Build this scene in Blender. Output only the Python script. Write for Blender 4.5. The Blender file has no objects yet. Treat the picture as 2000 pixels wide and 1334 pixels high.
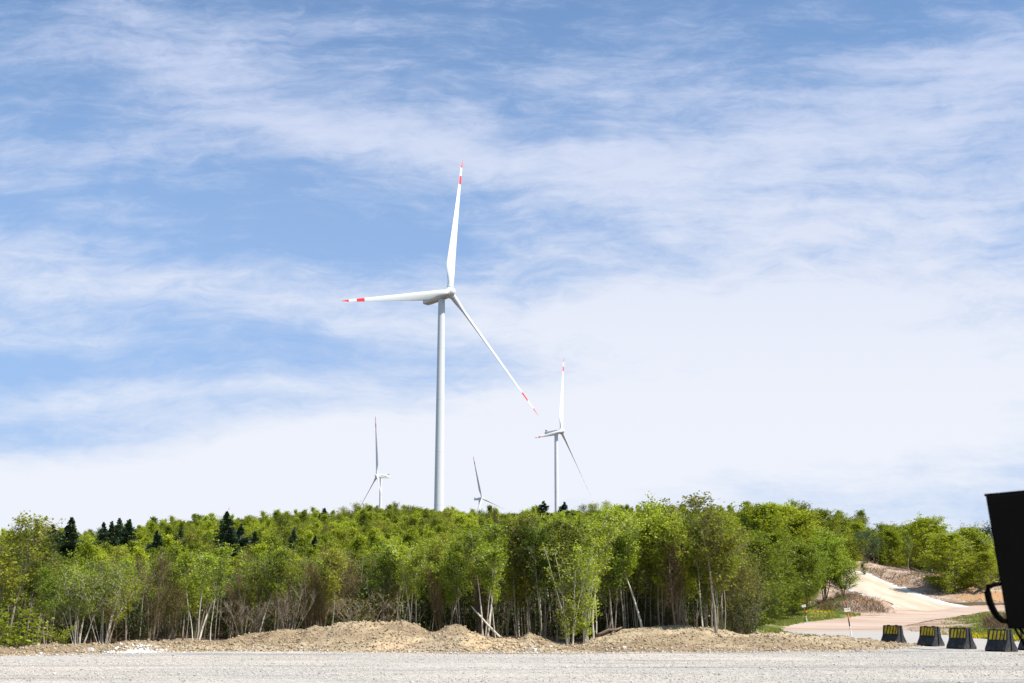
import bpy, math, random
import numpy as np
from mathutils import Vector, Matrix

S = bpy.context.scene
COL = S.collection
rad = math.radians

# ------------------------------------------------------------------ camera, light, exposure
F_PX, TILT, EYE = 2400.0, math.atan(522 / 2400.0), 1.65
cam_d = bpy.data.cameras.new('camera')
cam = bpy.data.objects.new('camera', cam_d)
COL.objects.link(cam)
cam.location = (0, 0, EYE)
cam.rotation_euler = (math.pi / 2 + TILT, 0, 0)
cam_d.sensor_width = 36
cam_d.lens = 36 * F_PX / 2000
cam_d.clip_start, cam_d.clip_end = 0.1, 30000
cam_d.dof.use_dof = True
cam_d.dof.focus_distance = 120
cam_d.dof.aperture_fstop = 7.0
S.camera = cam

SUN_EL, SUN_AZ = rad(54), rad(31)           # azimuth: from +X turned towards the viewer
sd = Vector((math.cos(SUN_AZ) * math.cos(SUN_EL), -math.sin(SUN_AZ) * math.cos(SUN_EL), math.sin(SUN_EL)))
sun_d = bpy.data.lights.new('sun', 'SUN')
sun_d.energy = 4.8
sun_d.angle = rad(0.55)
sun_d.color = (1.0, 0.955, 0.88)
sun = bpy.data.objects.new('sun', sun_d)
COL.objects.link(sun)
sun.rotation_euler = sd.to_track_quat('Z', 'Y').to_euler()
S.view_settings.view_transform = 'Standard'
S.view_settings.look = 'None'
S.view_settings.exposure = 0.6
S.view_settings.gamma = 1.0


class NT:
    """small wrapper to write node trees"""
    def __init__(s, tree):
        s.t = tree
        s.t.nodes.clear()

    def n(s, kind, **kw):
        nd = s.t.nodes.new(kind)
        for k, v in kw.items():
            setattr(nd, k, v)
        return nd

    def put(s, sock, v):
        if isinstance(v, bpy.types.NodeSocket):
            s.t.links.new(v, sock)
        elif v is not None:
            sock.default_value = v

    def m(s, op, a, b=None, c=None, clamp=False):
        nd = s.n('ShaderNodeMath', operation=op, use_clamp=clamp)
        s.put(nd.inputs[0], a)
        s.put(nd.inputs[1], b)
        s.put(nd.inputs[2], c)
        return nd.outputs[0]

    def mix(s, f, a, b, blend='MIX'):
        nd = s.n('ShaderNodeMix', data_type='RGBA', blend_type=blend)
        s.put(nd.inputs[0], f)
        for i, v in ((6, a), (7, b)):
            if isinstance(v, (tuple, list)) and len(v) == 3:
                v = (*v, 1)
            s.put(nd.inputs[i], v)
        return nd.outputs[2]

    def ramp(s, f, lo, hi):
        nd = s.n('ShaderNodeMapRange', interpolation_type='SMOOTHSTEP')
        s.put(nd.inputs[0], f)
        nd.inputs[1].default_value = lo
        nd.inputs[2].default_value = hi
        return nd.outputs[0]

    def noise(s, vec, scale, detail=4, rough=0.55, dist=0.0, out='Fac'):
        nd = s.n('ShaderNodeTexNoise')
        s.put(nd.inputs['Vector'], vec)
        nd.inputs['Scale'].default_value = scale
        nd.inputs['Detail'].default_value = detail
        nd.inputs['Roughness'].default_value = rough
        nd.inputs['Distortion'].default_value = dist
        return nd.outputs[out]

    def mapping(s, vec, scale=(1, 1, 1), rot=(0, 0, 0), loc=(0, 0, 0)):
        nd = s.n('ShaderNodeMapping')
        s.put(nd.inputs[0], vec)
        nd.inputs['Location'].default_value = loc
        nd.inputs['Rotation'].default_value = rot
        nd.inputs['Scale'].default_value = scale
        return nd.outputs[0]

    def xyz(s, x, y, z=0.0):
        nd = s.n('ShaderNodeCombineXYZ')
        s.put(nd.inputs[0], x)
        s.put(nd.inputs[1], y)
        s.put(nd.inputs[2], z)
        return nd.outputs[0]


# pixel of the 2000 x 1334 photograph -> slopes of its line of sight (x / y, z / y)
def slopes(px, py):
    u, v = (px - 1000) / F_PX, (667 - py) / F_PX
    y = math.cos(TILT) - v * math.sin(TILT)
    z = math.sin(TILT) + v * math.cos(TILT)
    return u / y, z / y


def world():
    w = bpy.data.worlds.new('World')
    S.world = w
    w.use_nodes = True
    T = NT(w.node_tree)
    geo = T.n('ShaderNodeTexCoord').outputs['Generated']
    sep = T.n('ShaderNodeSeparateXYZ')
    T.put(sep.inputs[0], geo)
    x, y, z = sep.outputs
    ya = T.m('MAXIMUM', T.m('ABSOLUTE', y), 0.12)
    U, W = T.m('DIVIDE', x, ya), T.m('DIVIDE', z, ya)
    sky = T.n('ShaderNodeTexSky', sky_type='NISHITA')
    sky.sun_disc = False
    sky.sun_elevation = SUN_EL
    sky.sun_rotation = math.atan2(sd.x, sd.y)
    sky.altitude = 600
    sky.air_density = 1.0
    sky.dust_density = 0.6
    sky.ozone_density = 2.2
    # cirrus: streaks lie along a plane high overhead
    uw = T.xyz(U, W)
    warp = T.noise(uw, 2.6, 5, 0.6, out='Color')
    wv = T.n('ShaderNodeVectorMath', operation='MULTIPLY_ADD')
    T.put(wv.inputs[0], warp)
    wv.inputs[1].default_value = (0.12, 0.07, 0)
    T.put(wv.inputs[2], uw)
    wuv = wv.outputs[0]
    streak = T.noise(T.mapping(wuv, (1.7, 10.0, 1), (0, 0, rad(4))), 2.3, 9, 0.6, 0.3)
    wisps = T.noise(T.mapping(wuv, (3.6, 17.0, 1), (0, 0, rad(-7))), 2.6, 9, 0.66, 0.4)
    puffs = T.noise(T.mapping(wuv, (3.0, 4.4, 1), (0, 0, rad(12))), 4.2, 8, 0.6, 0.2)
    # broad cloud areas and clear areas by bearing and height (px, py, half-length, half-height, turn, weight)
    areas = [
        (380, 120, 330, 75, -6, .62), (130, 60, 260, 50, 8, .10), (880, 300, 420, 60, -9, .62), (520, 240, 300, 45, -12, .30),
        (250, 545, 520, 52, -7, .66), (60, 340, 260, 90, 0, .22), (1500, 300, 620, 120, 14, .55), (1750, 500, 700, 210, 8, .62),
        (1500, 620, 620, 90, 6, .35), (1150, 640, 420, 75, 2, .55), (1300, 140, 500, 70, 12, .32), (150, 660, 330, 40, -4, .40), (200, 770, 330, 30, 3, .40),
        (1000, 860, 950, 115, 4, .85), (200, 980, 700, 90, 3, .62), (900, 900, 800, 90, 3, .4), (1800, 760, 700, 150, 6, .75), (1000, 1090, 2600, 110, 0, .62),
        (1950, 120, 330, 120, 20, .35), (900, 120, 260, 60, -20, .26),
        (1050, 60, 560, 70, 4, -.22), (960, 190, 170, 40, -8, -.25), (330, 425, 480, 50, -4, -.26), (200, 700, 330, 36, 0, -.32), (120, 860, 220, 30, 0, -.38),
        (1230, 470, 260, 45, 4, -.22), (620, 690, 330, 50, -4, -.34), (60, 150, 130, 60, 0, -.25), (700, 470, 300, 70, -6, -.30), (1650, 60, 300, 60, 10, -.25),
    ]
    sepw = T.n('ShaderNodeSeparateXYZ')
    T.put(sepw.inputs[0], wuv)
    Uw, Ww = T.m('SUBTRACT', sepw.outputs[0], 0.06), T.m('SUBTRACT', sepw.outputs[1], 0.035)
    tot = 0.0
    acc = None
    for px, py, a, b, turn, wt in areas:
        cu, cw = slopes(px, py)
        a, b = a / F_PX * 1.05, b / F_PX * 1.08
        c, s_ = math.cos(rad(turn)), math.sin(rad(turn))
        du, dw = T.m('SUBTRACT', Uw, cu), T.m('SUBTRACT', Ww, cw)
        p = T.m('MULTIPLY', T.m('ADD', T.m('MULTIPLY', du, c), T.m('MULTIPLY', dw, s_)), 1 / a)
        q = T.m('MULTIPLY', T.m('SUBTRACT', T.m('MULTIPLY', dw, c), T.m('MULTIPLY', du, s_)), 1 / b)
        r2 = T.m('ADD', T.m('MULTIPLY', p, p), T.m('MULTIPLY', q, q))
        g = T.m('MULTIPLY', T.m('EXPONENT', T.m('MULTIPLY', r2, -1.0)), wt)
        acc = g if acc is None else T.m('ADD', acc, g)
    fine = T.noise(T.mapping(wuv, (8.0, 22.0, 1), (0, 0, rad(-22))), 3.0, 8, 0.72, 0.7)
    tex = T.m('ADD', T.m('ADD', T.m('MULTIPLY', streak, 0.38), T.m('MULTIPLY', wisps, 0.26)), T.m('ADD', T.m('MULTIPLY', puffs, 0.16), T.m('MULTIPLY', fine, 0.22)))
    tex = T.m('SUBTRACT', tex, 0.5)
    dens = T.m('ADD', T.m('ADD', T.m('MULTIPLY', acc, 0.85), 0.13), T.m('MULTIPLY', tex, T.m('ADD', 2.5, T.m('MULTIPLY', T.ramp(W, 0.12, 0.35), 1.5))))
    mask = T.m('MULTIPLY', T.ramp(dens, -0.10, 1.12), 0.99)
    # strength of blue and of cloud
    blue = T.mix(1.0, sky.outputs[0], (0.90, 1.0, 1.04), 'MULTIPLY')
    sc = T.n('ShaderNodeVectorMath', operation='SCALE')
    T.put(sc.inputs[0], blue)
    sc.inputs['Scale'].default_value = 0.115
    peri = T.mix(T.m('MULTIPLY', T.ramp(W, 0.62, 0.10), 0.8), sc.outputs[0], (0.225, 0.325, 0.535))
    low = T.ramp(W, 0.50, 0.12)
    cloud = T.mix(low, (0.395, 0.45, 0.595), (0.57, 0.593, 0.648))
    col = T.mix(mask, peri, cloud)
    bg = T.n('ShaderNodeBackground')
    T.put(bg.inputs[0], col)
    bg.inputs[1].default_value = 1.0
    out = T.n('ShaderNodeOutputWorld')
    T.put(out.inputs[0], bg.outputs[0])


world()

# ------------------------------------------------------------------ materials
MATS = {}


def principled(T, color, rough=0.9, spec=0.2, normal=None):
    b = T.n('ShaderNodeBsdfPrincipled')
    if isinstance(color, tuple) and len(color) == 3:
        color = (*color, 1)
    T.put(b.inputs['Base Color'], color)
    T.put(b.inputs['Roughness'], rough)
    b.inputs['Specular IOR Level'].default_value = spec
    if normal is not None:
        T.put(b.inputs['Normal'], normal)
    return b.outputs[0]


def finish(T, shader):
    o = T.n('ShaderNodeOutputMaterial')
    T.put(o.inputs[0], shader)


def bump(T, h, strength, dist):
    nd = T.n('ShaderNodeBump')
    nd.inputs['Strength'].default_value = strength
    nd.inputs['Distance'].default_value = dist
    T.put(nd.inputs['Height'], h)
    return nd.outputs[0]


def new_mat(name):
    m = bpy.data.materials.new(name)
    m.use_nodes = True
    MATS[name] = m
    return m, NT(m.node_tree)


def plain(name, color, rough=0.6, spec=0.4, var=0.12, scale=3.0):
    m, T = new_mat(name)
    pos = T.n('ShaderNodeTexCoord').outputs['Object']
    nz = T.noise(pos, scale, 6, 0.6)
    c2 = tuple(c * (1 - var * 2.2) for c in color)
    c = T.mix(T.ramp(nz, 0.35, 0.7), color, c2)
    finish(T, principled(T, c, rough, spec, bump(T, T.noise(pos, scale * 9, 3), 0.12, 0.01)))
    return m


def leaf_mat(name, dark, mid, light, trans=0.42, patch=0.0):
    m, T = new_mat(name)
    at = T.n('ShaderNodeAttribute', attribute_name='tint').outputs['Fac']
    rnd = T.n('ShaderNodeObjectInfo').outputs['Random']
    f = T.m('ADD', T.m('MULTIPLY', at, 0.75), T.m('MULTIPLY', T.m('SUBTRACT', rnd, 0.5), 0.9), None, True)
    c = T.mix(T.ramp(f, 0.0, 0.5), dark, mid)
    c = T.mix(T.ramp(f, 0.45, 1.0), c, light)
    # some trees turn towards the russet of opening buds
    r2 = T.m('FRACT', T.m('MULTIPLY', rnd, 7.31))
    c = T.mix(T.m('MULTIPLY', T.ramp(r2, 0.62, 1.0), patch), c, (0.17, 0.115, 0.03))
    p = principled(T, c, 0.5, 0.25)
    t = T.n('ShaderNodeBsdfTranslucent')
    T.put(t.inputs[0], T.mix(1.0, c, (1.25, 1.25, 0.55), 'MULTIPLY'))
    mx = T.n('ShaderNodeMixShader')
    mx.inputs[0].default_value = trans
    T.put(mx.inputs[1], p)
    T.put(mx.inputs[2], t.outputs[0])
    finish(T, mx.outputs[0])
    return m


leaf_mat('leaf_green', (0.12, 0.17, 0.014), (0.265, 0.335, 0.024), (0.45, 0.52, 0.06), patch=0.25)
leaf_mat('leaf_olive', (0.115, 0.14, 0.016), (0.23, 0.25, 0.026), (0.38, 0.39, 0.06), patch=0.35)
leaf_mat('leaf_bud', (0.11, 0.075, 0.028), (0.20, 0.135, 0.045), (0.26, 0.25, 0.05))
leaf_mat('leaf_dark', (0.09, 0.14, 0.012), (0.18, 0.255, 0.02), (0.33, 0.41, 0.045))
leaf_mat('leaf_shade', (0.03, 0.05, 0.008), (0.055, 0.09, 0.012), (0.12, 0.16, 0.02), trans=0.2)  # undergrowth leaves darkened in colour to deepen the shade inside the wood
leaf_mat('leaf_lime', (0.20, 0.25, 0.02), (0.33, 0.39, 0.03), (0.46, 0.52, 0.07))
leaf_mat('leaf_hill', (0.14, 0.18, 0.014), (0.31, 0.36, 0.022), (0.47, 0.52, 0.05), patch=0.16)
leaf_mat('needle', (0.02, 0.042, 0.02), (0.038, 0.07, 0.03), (0.075, 0.12, 0.05), trans=0.1)
leaf_mat('grass_blade', (0.10, 0.12, 0.018), (0.19, 0.22, 0.035), (0.36, 0.34, 0.10), trans=0.3)
plain('yellow_petal', (0.62, 0.50, 0.02), 0.6, 0.2)
plain('dry_twig', (0.19, 0.125, 0.08), 0.9, 0.1, 0.2)


def bark(name, a, b, sc):
    m, T = new_mat(name)
    pos = T.n('ShaderNodeTexCoord').outputs['Object']
    nz = T.noise(T.mapping(pos, (1, 1, 0.35)), sc, 5, 0.65)
    bands = T.noise(T.mapping(pos, (1.5, 1.5, 9)), 3.0, 3, 0.6)
    c = T.mix(T.ramp(nz, 0.35, 0.65), a, b)
    c = T.mix(T.m('MULTIPLY', T.ramp(bands, 0.58, 0.68), 0.55), c, tuple(x * 0.35 for x in a))
    finish(T, principled(T, c, 0.85, 0.15, bump(T, nz, 0.4, 0.02)))


bark('bark_pale', (0.42, 0.38, 0.31), (0.62, 0.58, 0.49), 9)
bark('bark_grey', (0.17, 0.145, 0.115), (0.31, 0.265, 0.21), 11)
bark('bark_brown', (0.13, 0.095, 0.065), (0.22, 0.165, 0.115), 11)


def ground_mats():
    # gravel yard: crushed grey and pinkish stone
    m, T = new_mat('gravel')
    pos = T.n('ShaderNodeNewGeometry').outputs['Position']
    v = T.n('ShaderNodeTexVoronoi', feature='F1')
    T.put(v.inputs['Vector'], pos)
    v.inputs['Scale'].default_value = 24
    cell = T.n('ShaderNodeSeparateColor')
    T.put(cell.inputs[0], v.outputs['Color'])
    big = T.noise(T.mapping(pos, (0.10, 0.34, 1)), 1.0, 5, 0.6)
    big2 = T.noise(T.mapping(pos, (0.05, 0.5, 1), loc=(7, 3, 0)), 1.0, 5, 0.65)
    base = T.mix(T.ramp(big, 0.40, 0.62), (0.47, 0.45, 0.405), (0.565, 0.515, 0.445))
    base = T.mix(T.m('MULTIPLY', T.ramp(big2, 0.52, 0.64), 0.85), base, (0.30, 0.295, 0.285))
    base = T.mix(T.m('MULTIPLY', T.ramp(big2, 0.44, 0.30), 0.6), base, (0.58, 0.49, 0.41))
    c = T.mix(T.ramp(cell.outputs[0], 0.15, 0.95), T.mix(1.0, base, (0.62, 0.62, 0.62), 'MULTIPLY'), T.mix(1.0, base, (1.25, 1.23, 1.2), 'MULTIPLY'))
    tracks = T.noise(T.mapping(pos, (0.03, 1.1, 1), (0, 0, rad(3)), (3, 9, 0)), 1.0, 4, 0.6)
    c = T.mix(T.m('MULTIPLY', T.ramp(tracks, 0.55, 0.66), 0.22), c, (0.27, 0.245, 0.22))
    patch = T.noise(T.mapping(pos, (0.16, 0.6, 1), loc=(1, 4, 0)), 1.0, 4, 0.6)
    c = T.mix(T.m('MULTIPLY', T.ramp(patch, 0.62, 0.70), 0.55), c, (0.24, 0.23, 0.215))
    da = T.n('ShaderNodeAttribute', attribute_name='dirt').outputs['Fac']
    c = T.mix(T.m('MULTIPLY', T.ramp(T.m('ADD', da, T.m('MULTIPLY', T.m('SUBTRACT', T.noise(pos, 1.6, 5, 0.7), 0.5), 1.1)), 0.3, 0.7), 0.85), c, (0.40, 0.285, 0.20))
    fine = T.noise(pos, 45, 4, 0.7)
    c = T.mix(T.m('MULTIPLY', T.ramp(fine, 0.42, 0.30), 0.7), c, (0.11, 0.105, 0.10))
    h = T.m('ADD', T.m('MULTIPLY', v.outputs['Distance'], -1.0), T.m('MULTIPLY', fine, 0.5))
    finish(T, principled(T, c, 0.95, 0.15, bump(T, h, 0.9, 0.03)))
    # stones lying on it
    m, T = new_mat('stone')
    at = T.n('ShaderNodeAttribute', attribute_name='tint').outputs['Fac']
    pos = T.n('ShaderNodeNewGeometry').outputs['Position']
    c = T.mix(T.ramp(at, 0.0, 0.6), (0.24, 0.225, 0.21), (0.55, 0.505, 0.445))
    c = T.mix(T.ramp(at, 0.6, 1.0), c, (0.63, 0.58, 0.51))
    c = T.mix(T.m('MULTIPLY', T.ramp(T.noise(pos, 0.8, 3), 0.5, 0.65), 0.4), c, (0.50, 0.38, 0.29))
    finish(T, principled(T, c, 0.9, 0.2))
    m, T = new_mat('white_stone')
    pos = T.n('ShaderNodeNewGeometry').outputs['Position']
    finish(T, principled(T, T.mix(T.noise(pos, 9, 5, 0.7), (0.5, 0.49, 0.46), (0.78, 0.76, 0.72)), 0.85, 0.2, bump(T, T.noise(pos, 30, 4), 0.5, 0.02)))
    # clods and dirt
    m, T = new_mat('clod')
    at = T.n('ShaderNodeAttribute', attribute_name='tint').outputs['Fac']
    c = T.mix(at, (0.22, 0.165, 0.105), (0.46, 0.37, 0.245))
    finish(T, principled(T, c, 0.95, 0.1))
    m, T = new_mat('berm_dirt')
    pos = T.n('ShaderNodeNewGeometry').outputs['Position']
    n1 = T.noise(T.mapping(pos, (0.22, 0.5, 0.8)), 1.0, 6, 0.6)
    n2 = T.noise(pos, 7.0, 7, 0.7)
    sand = T.n('ShaderNodeAttribute', attribute_name='sand').outputs['Fac']
    c = T.mix(T.ramp(n1, 0.38, 0.62), (0.33, 0.25, 0.155), (0.47, 0.38, 0.25))
    c = T.mix(T.ramp(T.m('ADD', sand, T.m('MULTIPLY', T.m('SUBTRACT', n1, 0.5), 1.6)), 0.35, 0.65), c, (0.56, 0.42, 0.255))
    n9 = T.noise(T.mapping(pos, (0.35, 1.2, 2.0)), 1.0, 5, 0.65)
    c = T.mix(T.m('MULTIPLY', T.ramp(n9, 0.52, 0.66), T.m('SUBTRACT', 0.75, T.m('MULTIPLY', sand, 0.6))), c, (0.20, 0.14, 0.085))
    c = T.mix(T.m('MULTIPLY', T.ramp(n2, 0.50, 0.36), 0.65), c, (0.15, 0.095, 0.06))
    c = T.mix(T.m('MULTIPLY', T.ramp(n2, 0.60, 0.75), 0.5), c, (0.60, 0.50, 0.38))
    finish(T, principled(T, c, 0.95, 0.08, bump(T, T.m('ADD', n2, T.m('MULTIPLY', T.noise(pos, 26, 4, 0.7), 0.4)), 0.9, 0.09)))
    # open ground: forest litter, brown earth, grass (attribute 'grass', 'earth')
    m, T = new_mat('ground')
    pos = T.n('ShaderNodeNewGeometry').outputs['Position']
    gr = T.n('ShaderNodeAttribute', attribute_name='grass').outputs['Fac']
    ea = T.n('ShaderNodeAttribute', attribute_name='earth').outputs['Fac']
    n1 = T.noise(pos, 0.35, 7, 0.65)
    n2 = T.noise(pos, 2.2, 7, 0.7)
    n3 = T.noise(T.mapping(pos, (0.12, 0.4, 0.4)), 1.0, 6, 0.65)
    litter = T.mix(n2, (0.075, 0.052, 0.032), (0.16, 0.11, 0.065))
    earth = T.mix(T.ramp(n1, 0.4, 0.62), (0.33, 0.235, 0.17), (0.50, 0.385, 0.29))
    earth = T.mix(T.m('MULTIPLY', T.ramp(n3, 0.56, 0.66), 0.85), earth, (0.50, 0.27, 0.115))
    earth = T.mix(T.m('MULTIPLY', T.ramp(n2, 0.50, 0.34), 0.75), earth, (0.14, 0.09, 0.055))
    oa = T.n('ShaderNodeAttribute', attribute_name='orange').outputs['Fac']
    earth = T.mix(T.ramp(T.m('ADD', oa, T.m('MULTIPLY', T.m('SUBTRACT', n2, 0.5), 0.7)), 0.35, 0.65), earth, (0.42, 0.25, 0.13))
    grass = T.mix(n2, (0.075, 0.12, 0.022), (0.22, 0.26, 0.06))
    grass = T.mix(T.m('MULTIPLY', T.ramp(n1, 0.52, 0.64), 0.7), grass, (0.40, 0.32, 0.21))
    c = T.mix(T.ramp(T.m('ADD', ea, T.m('MULTIPLY', T.m('SUBTRACT', n1, 0.5), 0.8)), 0.35, 0.65), litter, earth)
    c = T.mix(T.ramp(T.m('ADD', gr, T.m('MULTIPLY', T.m('SUBTRACT', n3, 0.5), 1.4)), 0.38, 0.62), c, grass)
    finish(T, principled(T, c, 0.95, 0.08, bump(T, T.m('ADD', n2, T.m('MULTIPLY', T.noise(pos, 9, 5, 0.7), 0.5)), 0.9, 0.22)))
    # roads
    m, T = new_mat('road')
    pos = T.n('ShaderNodeNewGeometry').outputs['Position']
    pk = T.n('ShaderNodeAttribute', attribute_name='pink').outputs['Fac']
    n1 = T.noise(T.mapping(pos, (0.07, 0.28, 1), (0, 0, rad(-24))), 1.0, 6, 0.65)
    n2 = T.noise(pos, 8.0, 5, 0.75)
    n4 = T.noise(T.mapping(pos, (0.5, 1.6, 1)), 1.0, 6, 0.7)
    grey = T.mix(T.m('ADD', T.m('MULTIPLY', n2, 0.4), T.m('MULTIPLY', T.ramp(n4, 0.35, 0.65), 0.6)), (0.31, 0.295, 0.27), (0.44, 0.41, 0.37))
    pink = T.mix(T.ramp(n1, 0.38, 0.62), (0.37, 0.25, 0.18), (0.47, 0.375, 0.30))
    pink = T.mix(T.m('MULTIPLY', T.ramp(n2, 0.55, 0.7), 0.3), pink, (0.50, 0.41, 0.34))
    pink = T.mix(T.m('MULTIPLY', T.ramp(n4, 0.52, 0.66), 0.45), pink, (0.33, 0.23, 0.175))
    c = T.mix(T.ramp(T.m('ADD', pk, T.m('MULTIPLY', T.m('SUBTRACT', n1, 0.5), 1.0)), 0.3, 0.7), grey, pink)
    finish(T, principled(T, c, 0.95, 0.1, bump(T, n2, 0.5, 0.04)))
    m, T = new_mat('chalk_road')
    pos = T.n('ShaderNodeNewGeometry').outputs['Position']
    side = T.n('ShaderNodeAttribute', attribute_name='side').outputs['Fac']
    n1 = T.noise(T.mapping(pos, (0.3, 0.06, 0.3), (0, 0, rad(-35))), 1.3, 6, 0.6)
    n2 = T.noise(pos, 3.0, 6, 0.7)
    c = T.mix(T.ramp(n1, 0.36, 0.66), (0.52, 0.44, 0.34), (0.45, 0.35, 0.255))
    st = T.n('ShaderNodeAttribute', attribute_name='start').outputs['Fac']
    c = T.mix(T.ramp(T.m('ADD', st, T.m('MULTIPLY', T.m('SUBTRACT', n2, 0.5), 0.6)), 0.3, 0.8), c, (0.44, 0.315, 0.24))
    c = T.mix(T.ramp(T.m('ADD', side, T.m('MULTIPLY', T.m('SUBTRACT', n2, 0.5), 0.6)), 0.78, 1.0), c, (0.64, 0.625, 0.59))
    tr = T.noise(T.mapping(pos, (1.4, 0.05, 0.4), (0, 0, rad(-38))), 1.0, 4, 0.6)
    c = T.mix(T.m('MULTIPLY', T.ramp(tr, 0.58, 0.66), 0.6), c, (0.36, 0.29, 0.22))
    c = T.mix(T.m('MULTIPLY', T.ramp(n2, 0.42, 0.3), 0.3), c, (0.38, 0.31, 0.24))
    finish(T, principled(T, c, 0.95, 0.1, bump(T, n2, 0.5, 0.05)))


ground_mats()


def paint(name, color, rough=0.35):
    m, T = new_mat(name)
    pos = T.n('ShaderNodeTexCoord').outputs['Object']
    dirt = T.noise(T.mapping(pos, (1.4, 1.4, 0.12)), 1.0, 6, 0.7)
    c = T.mix(T.m('MULTIPLY', T.ramp(dirt, 0.45, 0.8), 0.16), color, tuple(x * 0.6 for x in color))
    finish(T, principled(T, c, rough, 0.45))


paint('turbine_white', (0.62, 0.64, 0.635))
paint('turbine_grey', (0.46, 0.48, 0.48))
paint('blade_red', (0.66, 0.035, 0.035))
plain('dark_metal', (0.03, 0.03, 0.03), 0.5, 0.4)
for _nm, _c in (('barrier_black', (0.012, 0.0125, 0.0135)), ('barrier_sunlit_end', (0.026, 0.026, 0.028))):  # second colour is the same black lightened, sunlight painted into the end pieces
    m, T = new_mat(_nm)
    pos = T.n('ShaderNodeNewGeometry').outputs['Position']
    sp = T.n('ShaderNodeSeparateXYZ'); T.put(sp.inputs[0], pos)
    dust = T.m('MULTIPLY', T.ramp(T.noise(pos, 4.5, 6, 0.7), 0.40, 0.75), T.m('ADD', 0.22, T.m('MULTIPLY', T.ramp(sp.outputs[2], 0.35, 0.0), 0.5)))
    finish(T, principled(T, T.mix(dust, _c, (0.17, 0.15, 0.125)), 0.55, 0.35, bump(T, T.noise(pos, 14, 4), 0.2, 0.01)))
m, T = new_mat('sign_yellow')
pos = T.n('ShaderNodeNewGeometry').outputs['Position']
grime = T.ramp(T.noise(pos, 3.2, 6, 0.7), 0.42, 0.64)
finish(T, principled(T, T.mix(T.m('MULTIPLY', grime, 0.75), (0.60, 0.46, 0.02), (0.12, 0.095, 0.03)), 0.5, 0.4))
plain('box_black', (0.003, 0.003, 0.0032), 0.9, 0.02)
plain('pole_white', (0.75, 0.75, 0.73), 0.5, 0.3)
plain('pole_red', (0.6, 0.04, 0.03), 0.5, 0.3)
plain('pole_orange', (0.68, 0.16, 0.04), 0.5, 0.3)
plain('pole_black', (0.03, 0.03, 0.03), 0.5, 0.3)
plain('rock_green', (0.20, 0.26, 0.22), 0.8, 0.2, 0.2, 6)


# ------------------------------------------------------------------ mesh helpers
def mesh_np(name, verts, faces, mats=(), mi=None, attrs=None, smooth=False):
    """verts (n,3); faces (m,k) with k 3 or 4, or a list of faces"""
    me = bpy.data.meshes.new(name)
    verts = np.asarray(verts, np.float32)
    if isinstance(faces, np.ndarray):
        m, k = faces.shape
        me.vertices.add(len(verts))
        me.vertices.foreach_set('co', verts.ravel())
        me.loops.add(m * k)
        me.loops.foreach_set('vertex_index', faces.astype(np.int32).ravel())
        me.polygons.add(m)
        me.polygons.foreach_set('loop_start', np.arange(0, m * k, k, dtype=np.int32))
        me.polygons.foreach_set('loop_total', np.full(m, k, np.int32))
        me.update(calc_edges=True)
    else:
        me.from_pydata([tuple(map(float, v)) for v in verts], [], faces)
    for mt in mats:
        me.materials.append(MATS[mt])
    if mi is not None:
        me.polygons.foreach_set('material_index', np.asarray(mi, np.int32))
    if attrs:
        for an, (dom, val) in attrs.items():
            a = me.attributes.new(an, 'FLOAT', dom)
            a.data.foreach_set('value', np.asarray(val, np.float32))
    if smooth:
        me.polygons.foreach_set('use_smooth', np.ones(len(me.polygons), bool))
    me.update()
    return me


def link(name, me, parent=None, loc=(0, 0, 0), rot=(0, 0, 0), scale=(1, 1, 1)):
    o = bpy.data.objects.new(name, me)
    COL.objects.link(o)
    o.parent = parent
    o.location, o.rotation_euler, o.scale = loc, rot, scale
    return o


def tag(o, label=None, cat=None, group=None, kind=None):
    if label: o['label'] = label
    if cat: o['category'] = cat
    if group: o['group'] = group
    if kind: o['kind'] = kind
    return o


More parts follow.
